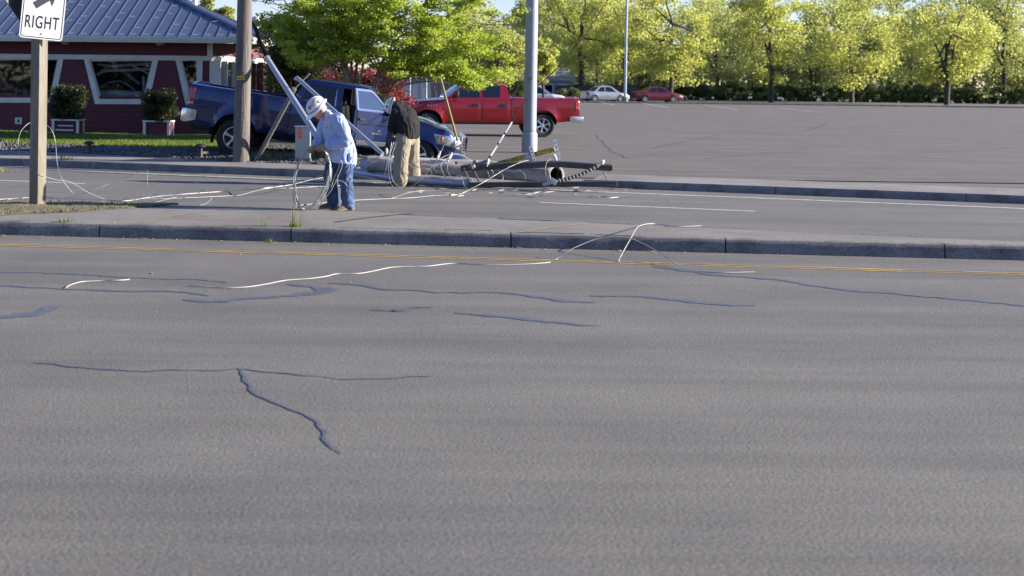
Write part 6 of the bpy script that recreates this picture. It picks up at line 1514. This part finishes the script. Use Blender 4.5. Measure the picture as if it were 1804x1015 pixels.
shirt=fused(mb,'shirt',MT['shirt'],.010,3,.016,9,T1,3)
# collar, pocket, placket lines
mb=MB(); P=[]
cc=Vector((-.205,0,1.385))
for k in range(15):
    t=math.radians(30+300*k/14)+math.pi; P.append(cc+Vector((math.cos(t)*.076*.8-.0,math.sin(t)*.072,.020-.03*math.cos(t))))
rings=[[p+Vector((0,0,.022)),p+Vector(((p-cc).x*.2,(p-cc).y*.25,-.018)),p+Vector(((p-cc).x*.08,(p-cc).y*.1,-.018)),p+Vector((-(p-cc).x*.08,-(p-cc).y*.08,.02))] for p in P]
mb.loft(rings,True,True).build('collar',MT['shirt'],shirt,60)
def on_shirt(p,d):
    """nearest point of the shirt surface from p along d"""
    hit,loc,nr,_=shirt.ray_cast(Vector(p),Vector(d).normalized()); return (loc,nr) if hit else (Vector(p),Vector(d)*-1)
bpy.context.view_layer.update()
def patch(xs,zs,name,m,off=.004,dirv=(.45,1,0),src=-1.0):
    mb=MB(); vs=[]
    for z in zs:
        for x in xs:
            hit,l,nr,_=shirt.ray_cast(Vector((x-.45*.9,src*.9,z)),Vector(dirv).normalized())
            if not hit: return
            vs.append(l+nr*off)
    k=len(xs); mb.add(vs,[(i*k+j,i*k+j+1,(i+1)*k+j+1,(i+1)*k+j) for i in range(len(zs)-1) for j in range(k-1)]); return mb.build(name,m,shirt,60)
patch(np.linspace(-.235,-.16,4),np.linspace(1.17,1.205,3),'pocket_flap',MT['shirt'],.007); patch(np.linspace(-.235,-.16,4),np.linspace(1.163,1.170,2),'pocket_line',MT['shirtdk'],.006); patch(np.linspace(-.235,-.16,4),np.linspace(1.075,1.08,2),'pocket_line',MT['shirtdk'],.005)
# jeans
mb=MB(); mb.loft([ell((.03,0,z),a,b,22) for z,a,b in ((.98,.135,.165),(.90,.145,.175),(.80,.130,.175),(.74,.10,.15))],True,True)
for s in 'nf':
    h,k,a=Vector(J['hj_'+s]),Vector(J['kn_'+s]),Vector(J['an_'+s]); 
    sleeve(mb,[h,h.lerp(k,.5),k,k.lerp(a,.5),Vector((a.x,a.y,.10)),Vector((a.x-.01,a.y,.065))],[.118,.105,.088,.082,.080,.078])
fused(mb,'jeans',MT['jeans'],.010,3,.020,11,T1,8)
mb=MB(); mb.loft([ell((.03,0,z),.148,.178,24) for z in (.93,.965)],True,True).build('belt',MT['black'],T1,40)
boot(T1,J['an_n'],J['ft_n']); boot(T1,J['an_f'],J['ft_f'])
# gloves: over the hands, fingers separate
for s,sd in (('n',1),('f',-1)):
    mb=MB(); w_=Vector(J['wr_'+s]); d=Vector(J['hd_'+s]).normalized(); hand(mb,w_,J['hd_'+s],J['hn_'+s],1.22,1.25,sd); mb.tube([w_-d*.06,w_-d*.01,w_+d*.02],[.044,.038,.034],12); fused(mb,'glove',MT['glove'],.006,2,.002,30,T1)
hardhat(T1,M1,[(72,42,.027,MT['sticker_g'],MT['hat']),(40,40,.028,MT['hatblue'],MT['sticker_o']),(100,52,.024,MT['sticker_o'],MT['hat']),(112,24,.022,MT['sticker_g'],MT['hat'])],MT['hatblue'])
mb=MB()
for sg in (-1,1): mb.ball(M1@Vector((.092,sg*.034,.004)),.026,12,8,(.35,1.15,.8)); mb.bar(M1@Vector((.09,sg*.062,.012)),M1@Vector((.0,sg*.080,.006)),.006,.010)
mb.bar(M1@Vector((.102,-.012,.01)),M1@Vector((.102,.012,.01)),.008); mb.build('sunglasses',MT['black'],T1,60)
# the coil he holds: many turns, pinched in the gloves, hanging to the ground
R1=T1.matrix_basis.to_3x3() if False else Matrix.Rotation(math.radians(17),3,'Z')
g1=base+R1@(Vector(J['wr_n'])+Vector(J['hd_n']).normalized()*.10+Vector((0,0,-.025))); g2=base+R1@(Vector(J['wr_f'])+Vector(J['hd_f']).normalized()*.09+Vector((0,0,-.02)))
TCO=thing('wire_coil','loose coil of aluminium wire hanging from the gloves of the man in blue','wire coil',base+Vector((-.5,0,0)))
oc=TCO.location.copy(); Yc=g1.y
def cp(x,y,Y): return at(x,y,Y)-oc
for k in range(8):
    j=lambda a:random.gauss(0,a)
    Yk=Yc-.02+.02*k*.5
    P=[g2-oc+Vector((-.01,0,j(.006))),cp(543+j(1.5),267,Yk),cp(528+j(1.5),285+j(2),Yk-.02),cp(519+j(1.6)+k*.3,312,Yk-.04),cp(517+j(1.6)+k*.4,336,Yk-.04),cp(521+j(1.5)+k*.5,355,Yk-.02),cp(527+j(2)+k*.8,365.5,Yk-.0),cp(540+j(3)+k*.7,368-k*.3,Yk+.05) if k<5 else cp(536+j(3),360,Yk+.05)]
    if k<4: P+=[cp(556+j(2),357,Yk+.03),cp(571+j(1.5),335,Yk-.02),cp(580+j(1.5),312,Yk-.05),cp(582+j(1.2),292,Yk-.06),cp(577+j(1.2),274,Yk-.04),g1-oc+Vector((.03,0,j(.006)))]
    MB().tube(spline(P,7),.0055,6).build('wire_turn',MT['cable'],TCO,60)
for k in range(6):
    j=lambda a:random.gauss(0,a); Yk=Yc-.05-.015*k
    P=[g1-oc+Vector((-.02,0,j(.005))),cp(571+j(1),266,Yk),cp(578+j(1.2),278,Yk),cp(581.5+j(1.2),298,Yk-.02),cp(580+j(1.2),318,Yk-.02),cp(575+j(1.5),334,Yk),cp(566+j(2),350,Yk+.02),cp(553+j(3),366,Yk+.04)]
    MB().tube(spline(P,7),.0055,6).build('wire_turn',MT['cable'],TCO,60)
for P in ([(583,330,-.12),(592,306,-.14),(600,288,-.15),(603,291,-.15),(596,310,-.14),(584,334,-.1),(572,350,-.05),(558,368,.02)],[(577,300,-.06),(574,318,-.05),(567,336,-.04),(560,352,-.02),(560,360,.0)],[(590,318,-.15),(604,320,-.15),(612,328,-.15)]):
    MB().tube(spline([cp(x,y,Yc+d) for x,y,d in P],7),.0055,6).build('wire_turn',MT['cable'],TCO,60)
# ---------------------------------------------------------------- man in the black jacket
base=gr(713,326.5,.012); u=FPX/base.y
J=dict(head=(-.30,.0,1.50),face=(-.28,.02,-.95),up=(-.736,-.50,.42),neck=(-.15,.0,1.505),chest=(-.0,0,1.36),hip=(.07,0,.98),tilt=-.3,
 sh_n=(-.07,-.20,1.375),el_n=(-.15,-.225,1.10),wr_n=(-.20,.04,1.0),hd_n=(-.3,.9,-.3),hn_n=(-.2,.3,-1),
 sh_f=(-.05,.21,1.37),el_f=(-.20,.23,1.10),wr_f=(-.28,.10,1.0),hd_f=(-.8,-.2,-.5),hn_f=(-.2,-.3,-1),
 hj_n=(.06,-.12,.94),kn_n=(.03,-.16,.50),an_n=(.05,-.185,.10),ft_n=(-1,-.35,0),hj_f=(.06,.12,.94),kn_f=(.04,.165,.50),an_f=(.08,.19,.10),ft_f=(-1,.2,0),curl=1.2)
T2,M2=person('person','man in black jacket and khaki trousers, bent over beside the open pickup door',base,math.radians(-42),J,None)
face_parts(T2,M2,MT['darkhair'])
mb=MB(); rings=[]
for z,cx,a,b,ti in ((.915,.055,.185,.235,-.03),(.99,.06,.195,.245,-.05),(1.10,.055,.20,.25,-.08),(1.22,.045,.205,.258,-.14),(1.33,.025,.20,.262,-.24),(1.42,-.0,.18,.245,-.36),(1.50,-.04,.145,.205,-.52),(1.555,-.085,.105,.14,-.7),(1.575,-.13,.07,.08,-.85)):
    rings.append(ell((cx,0,z),a,b,26,ti))
mb.loft(rings,True,True)
for s in 'nf':
    a,e,w_=Vector(J['sh_'+s]),Vector(J['el_'+s]),Vector(J['wr_'+s]); sleeve(mb,[a,a.lerp(e,.5),e,e.lerp(w_,.95)],[.105,.095,.085,.055])
jk=fused(mb,'jacket',MT['jacket'],.011,3,.016,8,T2,5)
mb=MB(); mb.loft([ell((-.14,.0,1.52),.095,.11,18,-.95),ell((-.20,.0,1.545),.085,.095,18,-1.05)],True,True).build('collar',MT['jacket'],jk,50)
mb=MB(); mb.loft([ell((.05,0,z),a,b,22) for z,a,b in ((1.02,.14,.18),(.94,.155,.195),(.84,.14,.19),(.78,.11,.16))],True,True)
for s in 'nf':
    h,k,a=Vector(J['hj_'+s]),Vector(J['kn_'+s]),Vector(J['an_'+s]); sleeve(mb,[h,h.lerp(k,.5),k,k.lerp(a,.5),Vector((a.x,a.y,.11)),Vector((a.x-.015,a.y,.06))],[.150,.146,.138,.132,.126,.122])
fused(mb,'trousers',MT['khaki'],.011,4,.010,7,T2,2)
boot(T2,J['an_n'],J['ft_n']); boot(T2,J['an_f'],J['ft_f'])
hardhat(T2,M2,[(120,30,.032,MT['sticker_y'],None),(165,35,.028,MT['sticker_y'],MT['hat']),(85,34,.026,MT['hatblue'],None)],MT['hatblue'])
